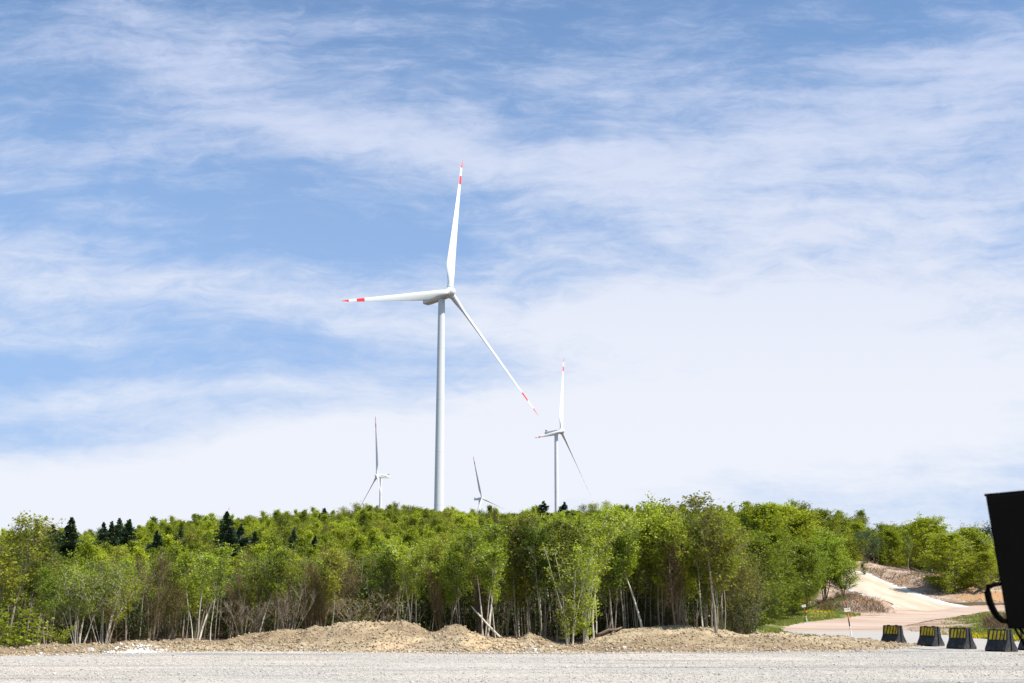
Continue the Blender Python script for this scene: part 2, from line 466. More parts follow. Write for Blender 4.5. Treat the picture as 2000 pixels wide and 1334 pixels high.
class MB:
    """collects simple solids into one mesh"""
    def __init__(s):
        s.v, s.f, s.mi, s.cur = [], [], [], 0

    def add(s, verts, faces):
        b = len(s.v)
        s.v += [tuple(v) for v in verts]
        s.f += [tuple(b + i for i in f) for f in faces]
        s.mi += [s.cur] * len(faces)

    def box(s, c, d, M=None, taper=1.0):
        hx, hy, hz = d[0] / 2, d[1] / 2, d[2] / 2
        vs = []
        for z, t in ((-hz, 1), (hz, taper)):
            for x, y in ((-hx, -hy), (hx, -hy), (hx, hy), (-hx, hy)):
                p = Vector((x * t, y * t, z))
                if M is not None: p = M @ p
                vs.append((p.x + c[0], p.y + c[1], p.z + c[2]))
        s.add(vs, [(3, 2, 1, 0), (4, 5, 6, 7), (0, 1, 5, 4), (1, 2, 6, 5), (2, 3, 7, 6), (3, 0, 4, 7)])

    def tube(s, pts, rs, n=8, cap=True):
        pts = [Vector(p) for p in pts]
        b = len(s.v)
        up = Vector((0.13, 0.31, 0.94)).normalized()
        for i, p in enumerate(pts):
            t = (pts[min(i + 1, len(pts) - 1)] - pts[max(i - 1, 0)])
            t = t.normalized() if t.length > 1e-9 else Vector((0, 0, 1))
            a = t.cross(up if abs(t.dot(up)) < 0.95 else Vector((1, 0, 0))).normalized()
            c = t.cross(a)
            for k in range(n):
                w = 2 * math.pi * k / n
                q = p + (a * math.cos(w) + c * math.sin(w)) * rs[i]
                s.v.append((q.x, q.y, q.z))
        for i in range(len(pts) - 1):
            for k in range(n):
                k2 = (k + 1) % n
                s.f.append((b + i * n + k, b + i * n + k2, b + (i + 1) * n + k2, b + (i + 1) * n + k))
                s.mi.append(s.cur)
        if cap:
            s.f.append(tuple(b + k for k in range(n))[::-1]); s.mi.append(s.cur)
            e = b + (len(pts) - 1) * n
            s.f.append(tuple(e + k for k in range(n))); s.mi.append(s.cur)

    def prism(s, poly, y0, y1, M=None):
        """poly in x,z extruded along y"""
        n = len(poly)
        vs = [Vector((x, y0, z)) for x, z in poly] + [Vector((x, y1, z)) for x, z in poly]
        if M is not None: vs = [M @ v for v in vs]
        s.add([tuple(v) for v in vs], [tuple(range(n)), tuple(range(2 * n - 1, n - 1, -1))] + [(i, i + n, (i + 1) % n + n, (i + 1) % n) for i in range(n)])

    def mesh(s, name, mats, smooth=False, attrs=None):
        return mesh_np(name, s.v, s.f, mats, s.mi, attrs, smooth)


_perm = np.random.default_rng(7).random((256, 256))


def vnoise(x, y):
    x, y = np.asarray(x, float), np.asarray(y, float)
    xi, yi = np.floor(x).astype(int), np.floor(y).astype(int)
    fx, fy = x - xi, y - yi
    fx, fy = fx * fx * (3 - 2 * fx), fy * fy * (3 - 2 * fy)
    g = lambda a, b: _perm[a & 255, b & 255]
    return (g(xi, yi) * (1 - fx) + g(xi + 1, yi) * fx) * (1 - fy) + (g(xi, yi + 1) * (1 - fx) + g(xi + 1, yi + 1) * fx) * fy


def fbm(x, y, oct=5, gain=0.5):
    t, a, n = 0, 1, 0
    for i in range(oct):
        t = t + a * (vnoise(x * 2 ** i + 17 * i, y * 2 ** i + 5 * i) - 0.5)
        n += a
        a *= gain
    return t / n * 2


# ------------------------------------------------------------------ terrain
TY = [0, 50, 60, 80, 100, 120, 140, 150, 160, 170, 180, 190, 200, 215, 250, 330, 450, 900, 3000, 9000]
TC = {
    -600: [0, 0, 0, .7, 1.8, 2.8, 3.8, 4.3, 4.8, 5.4, 5.9, 6.4, 7.0, 7.8, 9.7, 13.2, 12.0, 14, 10, 0],
    0: [0, 0, 0, .7, 1.8, 2.8, 3.8, 4.3, 4.8, 5.4, 5.9, 6.4, 7.0, 7.8, 9.7, 13.2, 12.0, 14, 10, 0],
    170: [0, 0, 0, .7, 1.8, 2.8, 3.8, 4.3, 4.8, 5.4, 5.9, 6.4, 7.0, 7.8, 9.7, 13.2, 12.0, 14, 10, 0],
    400: [0, 0, .2, 1.3, 2.6, 3.8, 5.0, 5.6, 6.3, 7.0, 7.7, 8.4, 9.1, 10.2, 12.8, 17.0, 16.5, 18, 10, 0],
    800: [0, 0, .2, 1.4, 2.8, 4.2, 5.8, 6.6, 7.4, 8.2, 9.0, 9.8, 10.7, 12.1, 15.0, 20.2, 19.5, 20, 10, 0],
    970: [0, 0, .2, 1.3, 2.7, 4.0, 5.5, 6.2, 6.9, 7.6, 8.4, 9.2, 10.0, 11.2, 14.2, 19.0, 18.5, 20, 10, 0],
    1200: [0, 0, .2, 1.3, 2.7, 4.1, 5.7, 6.5, 7.3, 8.1, 8.9, 9.7, 10.6, 12.0, 15.0, 20.2, 19.5, 20, 10, 0],
    1400: [0, 0, .1, .3, .8, 1.6, 3.0, 4.0, 5.2, 6.4, 7.6, 8.8, 9.8, 11.2, 14.5, 20.5, 20, 21, 10, 0],
    1500: [0, 0, 0, 0, .2, .6, 1.1, 1.6, 2.8, 4.4, 5.8, 7.2, 8.4, 10.0, 13.2, 18, 17, 16, 10, 0],
    1600: [0, 0, 0, 0, .15, .6, 1.2, 1.9, 3.4, 5.0, 6.4, 7.5, 8.3, 9.2, 11, 14, 13, 12, 8, 0],
    1660: [0, 0, 0, 0, .15, .55, 1.15, 2.5, 4.1, 5.3, 6.2, 7.2, 7.9, 9.4, 11, 13, 12, 11, 8, 0],
    1720: [0, 0, 0, 0, .15, .5, 1.1, 2.2, 3.4, 4.5, 5.6, 6.6, 7.4, 8.2, 9.5, 12, 11, 10, 8, 0],
    1800: [0, 0, 0, 0, .1, .5, 1.2, 1.9, 3.3, 4.4, 5.2, 5.9, 6.5, 7.2, 8.6, 11, 10, 10, 8, 0],
    1870: [0, 0, 0, 0, .1, .5, 1.3, 2.0, 3.0, 3.7, 4.3, 4.9, 5.5, 6.2, 7.6, 10, 9, 9, 7, 0],
    2000: [0, 0, 0, 0, .1, .5, 1.4, 1.9, 2.4, 3.1, 3.7, 4.3, 4.9, 5.6, 7.0, 9, 9, 8, 6, 0],
    2700: [0, 0, 0, 0, .1, .5, 1.4, 1.9, 2.4, 3.1, 3.7, 4.3, 4.9, 5.6, 7.0, 9, 9, 8, 6, 0],
}
_cols = sorted(TC)
_tab = np.array([np.interp(np.arange(0, 9001, 1.0), TY, TC[c]) for c in _cols])
_k = np.exp(-0.5 * (np.arange(-12, 13) / 4.0) ** 2); _k /= _k.sum()
_tab = np.array([np.convolve(np.pad(r, 12, mode='edge'), _k, mode='valid') for r in _tab])
_us = np.array([(c - 1000) / F_PX * 1.022 for c in _cols])
# bumps: px, distance, radius across, radius along, height
MOUNDS = [(1642, 139, 4.6, 5.0, 1.9), (1600, 128, 3.5, 4, .35), (1690, 146, 2.0, 6, .9), (1925, 100, 3.2, 5, .75), (1835, 88, 1.6, 3, .35),
          (1850, 170, 5, 5, .8), (1812, 180, 4, 5, .9), (1905, 160, 4.5, 2.6, .9), (1940, 164, 5, 4, .8), (1760, 192, 6, 4, .6), (1700, 200, 6, 4, .6), (1470, 78, 3, 4, .35)]


def tz(x, y, rough=True):
    x, y = np.atleast_1d(np.asarray(x, float)), np.atleast_1d(np.asarray(y, float))
    u = x / np.maximum(y, 12)
    ci = np.clip(np.searchsorted(_us, u) - 1, 0, len(_us) - 2)
    f = np.clip((u - _us[ci]) / (_us[ci + 1] - _us[ci]), 0, 1)
    f = f * f * (3 - 2 * f)
    yy = np.clip(y, 0, 8998)
    yi = yy.astype(int)
    fy = yy - yi
    a = _tab[ci, yi] * (1 - fy) + _tab[ci, yi + 1] * fy
    b = _tab[ci + 1, yi] * (1 - fy) + _tab[ci + 1, yi + 1] * fy
    z = a * (1 - f) + b * f
    for px, Y, rx, ry, h in MOUNDS:
        cx = (px - 1000) / F_PX * 1.022 * Y
        z = z + h * np.exp(-((x - cx) / rx) ** 2 - ((y - Y) / ry) ** 2)
    # broken earth on the banks right of the wood
    if rough:
        w = np.clip((u - .26) / .02, 0, 1) * np.clip((y - 150) / 12, 0, 1) * np.clip((260 - y) / 40, 0, 1)
        w = np.maximum(w, 0.35 * np.clip((u - .19) / .02, 0, 1) * np.clip((y - 84) / 8, 0, 1) * np.clip((260 - y) / 40, 0, 1))
        z = z + w * (fbm(x * .16, y * .16, 5, .6) * 1.4 + 0.05) * (1 - road_mask(x, y))
    return z


def on_ground(px, py):
    """where the line of sight through a pixel meets the terrain"""
    su, sw = slopes(px, py)
    Y = np.arange(15, 420, 0.25)
    h = EYE + sw * Y - tz(su * Y, Y, False)
    i = np.argmax(h < 0)
    if h[i] >= 0: i = len(Y) - 1
    return np.array([su * Y[i], Y[i]])


def in_poly(x, y, poly):
    x, y = np.asarray(x, float), np.asarray(y, float)
    r = np.zeros(x.shape, bool)
    n = len(poly)
    for i in range(n):
        x0, y0 = poly[i]; x1, y1 = poly[(i + 1) % n]
        c = ((y0 > y) != (y1 > y)) & (x < (x1 - x0) * (y - y0) / (y1 - y0 + 1e-12) + x0)
        r ^= c
    return r


def edge_dist(x, y, poly):
    d = np.full(np.shape(x), 1e9)
    n = len(poly)
    for i in range(n):
        a = np.array(poly[i]); b = np.array(poly[(i + 1) % n]) - a
        t = np.clip(((x - a[0]) * b[0] + (y - a[1]) * b[1]) / (b @ b + 1e-9), 0, 1)
        d = np.minimum(d, np.hypot(x - a[0] - t * b[0], y - a[1] - t * b[1]))
    return d


def road_mask(x, y):
    m = np.zeros(np.shape(x))
    for poly in ROADS:
        d = edge_dist(x, y, poly)
        d = np.where(in_poly(x, y, poly), -d, d)
        m = np.maximum(m, np.clip((4.0 - d) / 4.0, 0, 1))
    return m


ROADS = []
rd_far = [on_ground(*p) for p in [(1522, 1228.5), (1545, 1222), (1575, 1216.5), (1620, 1210.5), (1680, 1205), (1732, 1200), (1800, 1191), (1872, 1184), (1935, 1183), (2040, 1182.5), (2300, 1181)]]
rd_near = [on_ground(*p) for p in [(1527, 1230), (1560, 1232), (1600, 1232), (1660, 1231), (1715, 1229), (1766, 1223), (1820, 1212), (1880, 1203), (1934, 1194), (2040, 1190), (2300, 1188)]]
gr_far = [on_ground(*p) for p in [(1524, 1229), (1560, 1231), (1600, 1231), (1660, 1230), (1715, 1228), (1764, 1224), (1793, 1235), (1835, 1241), (1902, 1248), (2000, 1255), (2300, 1262)]]
gr_near = [on_ground(*p) for p in [(1539, 1237), (1600, 1244), (1660, 1249), (1700, 1256), (1740, 1262), (1780, 1268), (1820, 1270), (1860, 1272), (1920, 1276), (2000, 1280), (2300, 1285)]]
su_, _ = slopes(1587, 1110)


def at(px, Y):
    return np.array([slopes(px, 1189)[0] * Y, Y])


wr_left = [at(1752, 133.5), at(1722, 142), at(1700, 148), at(1680, 155), at(1655, 164), at(1632, 175), at(1590, 184), at(1540, 190), at(1480, 194)]
wr_right = [at(1893, 148), at(1845, 154), at(1805, 160), at(1765, 169), at(1728, 178), at(1690, 188), at(1650, 197), at(1585, 204), at(1480, 208)]
ROADS += [rd_far + rd_near[::-1], gr_far + gr_near[::-1], wr_left + wr_right[::-1]]

# berm: px -> (foot distance, crest distance, crest pixel row)
BERM = [(-260, 40, 43, 1283), (-100, 41, 44.2, 1281), (0, 42.8, 45.6, 1275), (60, 44, 46.8, 1268), (100, 45, 47.6, 1263), (150, 46, 48.5, 1258), (200, 46.5, 49, 1261), (250, 47, 49.6, 1258), (285, 47.5, 50, 1248),
        (340, 48, 50.6, 1251), (400, 48.6, 51.2, 1252), (450, 49, 51.6, 1250), (480, 49.2, 52, 1244), (530, 49.2, 52.2, 1235), (600, 49, 52.4, 1229), (660, 48.7, 52.4, 1223), (720, 48.4, 52.4, 1215), (760, 48.3, 52.3, 1217),
        (800, 48.2, 52.2, 1215), (840, 48.1, 52, 1224), (865, 48, 51.6, 1228), (885, 47.9, 51.4, 1222), (905, 47.8, 51.2, 1223), (935, 47.8, 51, 1237), (960, 47.8, 50.8, 1244), (985, 47.8, 50.6, 1243), (1010, 47.8, 50.6, 1246),
        (1020, 47.8, 50.8, 1240), (1033, 47.8, 50.8, 1233), (1050, 47.8, 50.8, 1244), (1080, 47.8, 51, 1253), (1120, 47.8, 51.5, 1255), (1150, 47.9, 52, 1250), (1175, 48, 53, 1238), (1210, 48, 54, 1228), (1260, 48.2, 54.5, 1222), (1310, 48.2, 54.5, 1222),
        (1360, 48.4, 54.5, 1228), (1410, 48.6, 54.5, 1234), (1450, 48.8, 54.5, 1236), (1500, 49, 54.5, 1234), (1550, 49.3, 55, 1238), (1610, 49.8, 56, 1242), (1665, 50.5, 57, 1244), (1700, 52, 57.5, 1252), (1735, 54, 58.5, 1257), (1775, 57, 59, 1262)]
b_px = np.array([b[0] for b in BERM], float)
b_u = (b_px - 1000) / F_PX * 1.022
b_foot = np.array([b[1] for b in BERM], float)
b_crest = np.array([b[2] for b in BERM], float)
b_h = np.array([max(0.04, EYE + slopes(b[0], b[3])[1] * b[2]) for b in BERM])


def berm_line(u, what):
    return np.interp(u, b_u, what)


def build_ground():
    s = np.concatenate([np.linspace(-1.6, -.5, 30)[:-1], np.linspace(-.5, .1, 110)[:-1], np.linspace(.1, .36, 150)[:-1], np.linspace(.36, 1.6, 40)])
    Y = np.concatenate([np.linspace(-40, 40, 30)[:-1], np.linspace(40, 84, 60)[:-1], np.linspace(84, 230, 270)[:-1], np.linspace(230, 460, 70)[:-1], np.geomspace(460, 9000, 40)])
    SS, YY = np.meshgrid(s, Y)
    X = SS * (YY + 60)
    Z = tz(X.ravel(), YY.ravel()).reshape(X.shape)
    # sink below the sheets laid on it
    m = np.zeros(X.shape)
    for poly in ROADS:
        inn = in_poly(X, YY, poly)
        near = edge_dist(X, YY, poly)
        m = np.maximum(m, np.where(inn, np.clip(near / 1.2, 0, 1), 0))
    Z = Z - 0.16 * m
    foot = berm_line(X / np.maximum(YY, 12), b_foot)
    inyard = YY < foot + 1.5
    Z = np.where(inyard, -0.10, Z)
    u = X / np.maximum(YY, 12)
    # material weights
    px = u / 1.022 * F_PX + 1000
    grass = np.zeros(X.shape)
    earth = np.zeros(X.shape)
    earth = np.maximum(earth, np.clip((px - 1540) / 60, 0, 1) * np.clip((YY - 150) / 8, 0, 1) * np.clip((225 - YY) / 8, 0, 1))
    earth = np.maximum(earth, np.clip((px - 1430) / 30, 0, 1) * np.clip((150 - YY) / 5, 0, 1))
    earth = np.maximum(earth, np.clip((62 - YY) / 3, 0, 1))
    g1 = np.clip((px - 1430) / 20, 0, 1) * np.clip((YY - 68) / 8, 0, 1) * np.clip((1650 - px) / 40, 0, 1) * np.clip((150 - YY) / 6, 0, 1)
    g2 = np.clip((px - 1835) / 40, 0, 1) * np.clip((YY - 64) / 6, 0, 1) * np.clip((138 - YY) / 12, 0, 1)
    g2 = np.clip((px - 1790) / 110, 0, 1) * np.clip((YY - 62) / 8, 0, 1) * np.clip((138 - YY) / 12, 0, 1)
    grass = np.maximum(g1 * .7, g2 * .9)
    grass = np.maximum(grass, .62 * np.exp(-((px - 1648) / 34) ** 2 - ((YY - 142) / 5) ** 2))
    grass = np.maximum(grass, .16 * np.clip((px - 1600) / 30, 0, 1) * np.clip((YY - 150) / 6, 0, 1))
    grass = np.maximum(grass, .40 * np.clip((px - 1850) / 30, 0, 1) * np.clip((YY - 158) / 6, 0, 1))
    orange = np.zeros(X.shape)
    for opx, oY, orx, ory in ((1672, 146, 3.0, 7), (1905, 157, 6, 2.5), (1825, 176, 4, 4), (1880, 166, 4, 3)):
        orange = np.maximum(orange, np.exp(-((X - (opx - 1000) / F_PX * 1.022 * oY) / orx) ** 2 - ((YY - oY) / ory) ** 2))
    n, k = X.shape
    idx = np.arange(n * k).reshape(n, k)
    F = np.stack([idx[:-1, :-1], idx[:-1, 1:], idx[1:, 1:], idx[1:, :-1]], -1).reshape(-1, 4)
    V = np.stack([X, YY, Z], -1).reshape(-1, 3)
    me = mesh_np('ground', V, F, ['ground'], attrs={'grass': ('POINT', grass.ravel()), 'earth': ('POINT', earth.ravel()), 'orange': ('POINT', orange.ravel())}, smooth=True)
    tag(link('ground', me), kind='structure')


def resample(pts, n):
    pts = np.array(pts)
    d = np.concatenate([[0], np.cumsum(np.hypot(*np.diff(pts, axis=0).T))])
    t = np.linspace(0, d[-1], n)
    return np.stack([np.interp(t, d, pts[:, 0]), np.interp(t, d, pts[:, 1])], -1)


def strip(name, A, B, n, m, mat, off, jit, attr, par=None):
    """sheet between two edges, laid on the terrain; par = list lengths equal -> piecewise matched"""
    k = len(A)
    seg = max(2, n // (k - 1))
    t = np.linspace(0, k - 1, seg * (k - 1) + 1)
    A, B = np.array(A), np.array(B)
    ia = np.arange(k)
    PA = np.stack([np.interp(t, ia, A[:, 0]), np.interp(t, ia, A[:, 1])], -1)
    PB = np.stack([np.interp(t, ia, B[:, 0]), np.interp(t, ia, B[:, 1])], -1)
    w = np.linspace(0, 1, m)[None, :, None]
    P = PA[:, None, :] * (1 - w) + PB[:, None, :] * w
    ed = np.abs(w[..., 0] - .5) * 2
    jx = fbm(P[..., 0] * .7, P[..., 1] * .7, 4, .6) * jit * (ed ** 6)
    jy = fbm(P[..., 0] * .7 + 40, P[..., 1] * .7, 4, .6) * jit * 2 * (ed ** 6)
    P = P + np.stack([jx, jy], -1)
    X, Y = P[..., 0], P[..., 1]
    Z = tz(X.ravel(), Y.ravel()).reshape(X.shape) + off
    N, M = X.shape
    idx = np.arange(N * M).reshape(N, M)
    F = np.stack([idx[:-1, :-1], idx[:-1, 1:], idx[1:, 1:], idx[1:, :-1]], -1).reshape(-1, 4)
    V = np.stack([X, Y, Z], -1).reshape(-1, 3)
    vals = {kk: ('POINT', fn(X, Y, np.broadcast_to(w[..., 0], X.shape)).ravel()) for kk, fn in attr.items()}
    me = mesh_np(name, V, F, [mat], attrs=vals, smooth=True)
    # face up
    if me.polygons[len(me.polygons) // 2].normal.z < 0:
        me.flip_normals()
    return tag(link(name, me), kind='structure')


build_ground()
pinkf = lambda X, Y, w: np.clip((Y - 78) / 22, 0, 1)
strip('dirt_road', rd_far, rd_near, 200, 26, 'road', 0.035, .5, {'pink': pinkf})
strip('gravel_road', gr_far, gr_near, 200, 26, 'road', 0.028, .5, {'pink': pinkf})
strip('chalk_track', wr_left, wr_right, 200, 30, 'chalk_road', 0.05, .9, {'side': lambda X, Y, w: np.clip(np.abs(w - .47) * 2, 0, 1) * np.clip((Y - 141) / 6, 0, 1), 'start': lambda X, Y, w: np.clip(1 - (Y - (133 + 14 * w)) / 5, 0, 1)})


def build_yard():
    us = np.linspace(-.62, .62, 260)
    foot = berm_line(us, b_foot) + 0.7 + fbm(us * 60, us * 0 + 3, 4, .6) * .5
    foot = np.where(us > b_u[-3], np.minimum(foot, 57), foot)
    rows = np.linspace(0, 1, 90)
    X, Y = [], []
    for r in rows:
        yy = -30 + (foot + 30) * (1 - (1 - r) ** 1.6)
        Y.append(yy)
        X.append(us * (np.maximum(yy, 0) + 25) * foot / (foot + 25))
    X, Y = np.array(X), np.array(Y)
    Z = 0.02 + 0.035 * fbm(X * .18, Y * .5, 4, .5) * np.clip(Y / 20, 0, 1)
    N, M = X.shape
    idx = np.arange(N * M).reshape(N, M)
    F = np.stack([idx[:-1, :-1], idx[:-1, 1:], idx[1:, 1:], idx[1:, :-1]], -1).reshape(-1, 4)
    pxs = X / np.maximum(Y, 12) / 1.022 * F_PX + 1000
    yc = np.interp(pxs, [1690, 1760, 1850, 1930, 2000], [57, 56, 51.2, 48.3, 46.6])
    dirt = np.clip(1.25 - np.abs(Y - yc) / 1.3, 0, 1) * np.clip((pxs - 1680) / 20, 0, 1)
    dirt = np.maximum(dirt, .8 * np.clip(1 - (berm_line(X / np.maximum(Y, 12), b_foot) - Y + .2) / 1.0, 0, 1))
    me = mesh_np('gravel_yard', np.stack([X, Y, Z], -1).reshape(-1, 3), F, ['gravel'], attrs={'dirt': ('POINT', dirt.ravel())}, smooth=True)
    if me.polygons[50].normal.z < 0: me.flip_normals()
    tag(link('gravel_yard', me), kind='structure')


build_yard()


def berm_z(u, y):
    """height of the spoil bank at bearing u, distance y"""
    f, c, h = berm_line(u, b_foot), berm_line(u, b_crest), berm_line(u, b_h)
    t = np.where(y < c, (y - f) / (c - f), 1 - (y - c) / 4.0)
    t = np.clip(t, 0, 1)
    prof = np.where(y < c, t ** 0.8, t * t * (3 - 2 * t))
    ridge = h * prof
    x = u * y
    lump = fbm(x * .9, y * .9, 6, .62)
    fine = fbm(x * 3.1 + 9, y * 3.1, 4, .65)
    env = np.clip(t * 3, 0, 1)
    return -0.06 + ridge + env * (0.10 + 0.10 * np.minimum(h, 1)) * lump * 1.5 + env * .06 * fine


def build_berm():
    us = np.linspace(b_u[0], b_u[-1], 760)
    rows = np.linspace(-.08, 1, 70)
    U, R = np.meshgrid(us, rows)
    f, c = berm_line(U, b_foot), berm_line(U, b_crest)
    Y = f + (c + 4.0 - f) * R + fbm(U * 90, R * 0 + 1, 3) * .35 * (R < .05)
    X = U * Y
    Z = berm_z(U, Y) + np.where(R > .5, tz(X.ravel(), Y.ravel()).reshape(X.shape) * np.clip((R - .5) * 2, 0, 1), 0)
    px = U / 1.022 * F_PX + 1000
    sand = np.clip(1 - np.abs(px - 960) / 90, 0, 1) + .55 * np.clip(1 - np.abs(px - 770) / 130, 0, 1) + .25 * np.clip((px - 1190) / 60, 0, 1)
    N, M = X.shape
    idx = np.arange(N * M).reshape(N, M)
    F = np.stack([idx[:-1, :-1], idx[:-1, 1:], idx[1:, 1:], idx[1:, :-1]], -1).reshape(-1, 4)
    me = mesh_np('earth_bank', np.stack([X, Y, Z], -1).reshape(-1, 3), F, ['berm_dirt'], attrs={'sand': ('POINT', sand.ravel())}, smooth=True)
    tag(link('earth_bank', me), kind='structure')


build_berm()


def surf(x, y):
    """height of what one stands on anywhere"""
    x, y = np.atleast_1d(x).astype(float), np.atleast_1d(y).astype(float)
    u = x / np.maximum(y, 12)
    z = tz(x, y)
    f, c = berm_line(u, b_foot), berm_line(u, b_crest)
    inb = (y > f) & (y < c + 4.0) & (u > b_u[0]) & (u < b_u[-1])
    z = np.where(inb, np.maximum(berm_z(u, y), z * np.clip((y - c) / 3, 0, 1)), z)
    return np.where(y < f, 0.02, z)


# ------------------------------------------------------------------ loose stones, clods, grass (uncountable)
_OCT = np.array([(1, 0, 0), (0, 1, 0), (-1, 0, 0), (0, -1, 0), (0, 0, 1), (0, 0, -1)], float)
_OF = np.array([(0, 1, 4), (1, 2, 4), (2, 3, 4), (3, 0, 4), (1, 0, 5), (2, 1, 5), (3, 2, 5), (0, 3, 5)])


def pebbles(name, P, size, mat, label, cat, seed, tint=None, flat=.65):
    rng = np.random.default_rng(seed)
    n = len(P)
    V = _OCT[None] * (0.6 + .7 * rng.random((n, 6, 1))) + rng.normal(0, .16, (n, 6, 3))
    V[..., 2] *= flat
    a = rng.random(n) * 6.283
    ca, sa = np.cos(a)[:, None], np.sin(a)[:, None]
    V = np.stack([V[..., 0] * ca - V[..., 1] * sa, V[..., 0] * sa + V[..., 1] * ca, V[..., 2]], -1) * size[:, None, None] * .5
    V = V + P[:, None, :]
    F = (_OF[None] + (np.arange(n) * 6)[:, None, None]).reshape(-1, 3)
    t = rng.random(n) if tint is None else tint
    me = mesh_np(name, V.reshape(-1, 3), F, [mat], attrs={'tint': ('FACE', np.repeat(t, 8))})
    return tag(link(name, me), label, cat, kind='stuff')


rng = np.random.default_rng(11)
n = 60000
Yp = 24 + 28 * rng.random(n) ** 1.0
up = rng.uniform(-.47, .47, n)
ok = Yp < berm_line(up, b_foot) + .5
Yp, up = Yp[ok], up[ok]
sz = 0.018 + .034 * rng.random(len(Yp)) ** 3 + .06 * (rng.random(len(Yp)) > .996)
pebbles('gravel', np.stack([up * Yp, Yp, 0.028 + sz * .1], -1), sz, 'stone', 'loose grey and pinkish gravel strewn over the yard', 'gravel', 3)
n = 3200
up = rng.uniform(b_u[0], b_u[-1], n)
Yp = berm_line(up, b_foot) + rng.normal(.1, .5, n)
sz = 0.035 + .11 * rng.random(n) ** 3
pebbles('rubble', np.stack([up * Yp, Yp, surf(up * Yp, Yp) + .01], -1), sz, 'stone', 'grey crushed stones along the foot of the earth bank', 'rubble', 4)
n = 20000
up = rng.uniform(b_u[0], b_u[-1], n)
fo, cr = berm_line(up, b_foot), berm_line(up, b_crest)
Yp = fo + (cr - fo + 1) * rng.random(n) ** 1.2
sz = 0.03 + .12 * rng.random(n) ** 5
pebbles('clods', np.stack([up * Yp, Yp, surf(up * Yp, Yp) + .02], -1), sz, 'clod', 'brown clods of earth scattered on the spoil bank', 'clods', 5, flat=.8)
# clods and stones on the far banks
n = 9000
Yp = rng.uniform(150, 222, n); up = rng.uniform(.235, .43, n)
X_ = up * Yp
k = (road_mask(X_, Yp) < .3)
Yp, X_ = Yp[k], X_[k]
sz = .08 + .34 * rng.random(len(Yp)) ** 4
pebbles('clods', np.stack([X_, Yp, tz(X_, Yp) + .03], -1), sz, 'clod', 'clods and stones on the cut banks beside the chalk track', 'clods', 6)
n = 260
kk = rng.random(n)
ii = rng.integers(0, 2, n)
E_ = [resample(wr_left, 400), resample(wr_right, 400)]
PP = np.array([E_[i][int(q * 399)] for i, q in zip(ii, kk)]) + rng.normal(0, .6, (n, 2))
sz = .06 + .24 * rng.random(n) ** 3
pebbles('rubble', np.stack([PP[:, 0], PP[:, 1], tz(PP[:, 0], PP[:, 1]) + .06], -1), sz, 'white_stone', 'pale chalk rubble along the edges of the tracks', 'rubble', 8)


def blades(name, X, Y, h, w, mat, label, cat, seed, lean=.5, kind='stuff'):
    rng = np.random.default_rng(seed)
    n = len(X)
    Z = surf(X, Y) - .02
    a = rng.random(n) * 6.283
    d = np.stack([np.cos(a), np.sin(a)], -1)
    le = rng.normal(0, lean, (n, 2)) * h[:, None]
    base = np.stack([X, Y], -1)
    v0 = np.concatenate([base - d * w[:, None], Z[:, None]], 1)
    v1 = np.concatenate([base + d * w[:, None], Z[:, None]], 1)
    v2 = np.concatenate([base + le, (Z + h)[:, None]], 1)
    V = np.stack([v0, v1, v2], 1).reshape(-1, 3)
    F = np.arange(n * 3).reshape(n, 3)
    me = mesh_np(name, V, F, [mat], attrs={'tint': ('FACE', rng.random(n))})
    return tag(link(name, me), label, cat, kind=kind)


def field(n, pxr, yr, seed, cond=None, thr=-.1):
    rng = np.random.default_rng(seed)
    Y = rng.uniform(*yr, n)
    px = rng.uniform(*pxr, n)
    X = (px - 1000) / F_PX * 1.022 * Y
    k = (road_mask(X, Y) < .93) & (fbm(X * .22, Y * .08 + seed, 4) > thr)
    if cond is not None: k &= cond(px, Y)
    return X[k], Y[k]


X_, Y_ = field(52000, (1432, 1650), (66, 150), 1)
blades('grass', X_, Y_, .10 + .16 * np.random.default_rng(1).random(len(X_)), np.full(len(X_), .035), 'grass_blade', 'rough green grass between the wood and the dirt road', 'grass', 21)
X_, Y_ = field(60000, (1780, 2120), (64, 138), 2, lambda p, y: np.random.default_rng(8).random(len(p)) < np.clip((p - 1790) / 90, 0, 1), thr=-.12)
blades('grass', X_, Y_, .10 + .15 * np.random.default_rng(2).random(len(X_)), np.full(len(X_), .035), 'grass_blade', 'green meadow grass behind the black barriers', 'grass', 22)
X_, Y_ = field(15000, (1850, 2120), (66, 90), 5, thr=.0)
blades('yellow_flowers', X_, Y_, .14 + .12 * np.random.default_rng(3).random(len(X_)), np.full(len(X_), .03), 'yellow_petal', 'yellow meadow flowers behind the black barriers', 'flowers', 23, .2)
X_, Y_ = field(1100, (1470, 1600), (124, 138), 6, thr=.12)
blades('yellow_flowers', X_, Y_, .2 + .1 * np.random.default_rng(4).random(len(X_)), np.full(len(X_), .04), 'yellow_petal', 'strip of yellow flowers at the wood edge by the dirt road', 'flowers', 24, .2)
X_, Y_ = field(5000, (1570, 1725), (132, 146), 7, thr=-.3)
blades('brushwood', X_, Y_, .3 + .5 * np.random.default_rng(5).random(len(X_)), np.full(len(X_), .02), 'dry_twig', 'dry brown brushwood on the mound left of the chalk track', 'brushwood', 25, .9)
X_, Y_ = field(16000, (1660, 2000), (160, 222), 8, thr=.0)
blades('brushwood', X_, Y_, .2 + .4 * np.random.default_rng(6).random(len(X_)), np.full(len(X_), .03), 'dry_twig', 'dry twigs and weeds on the cut bank right of the chalk track', 'brushwood', 26, .9)
X_, Y_ = field(6000, (1880, 1990), (93, 108), 9, thr=-.3)
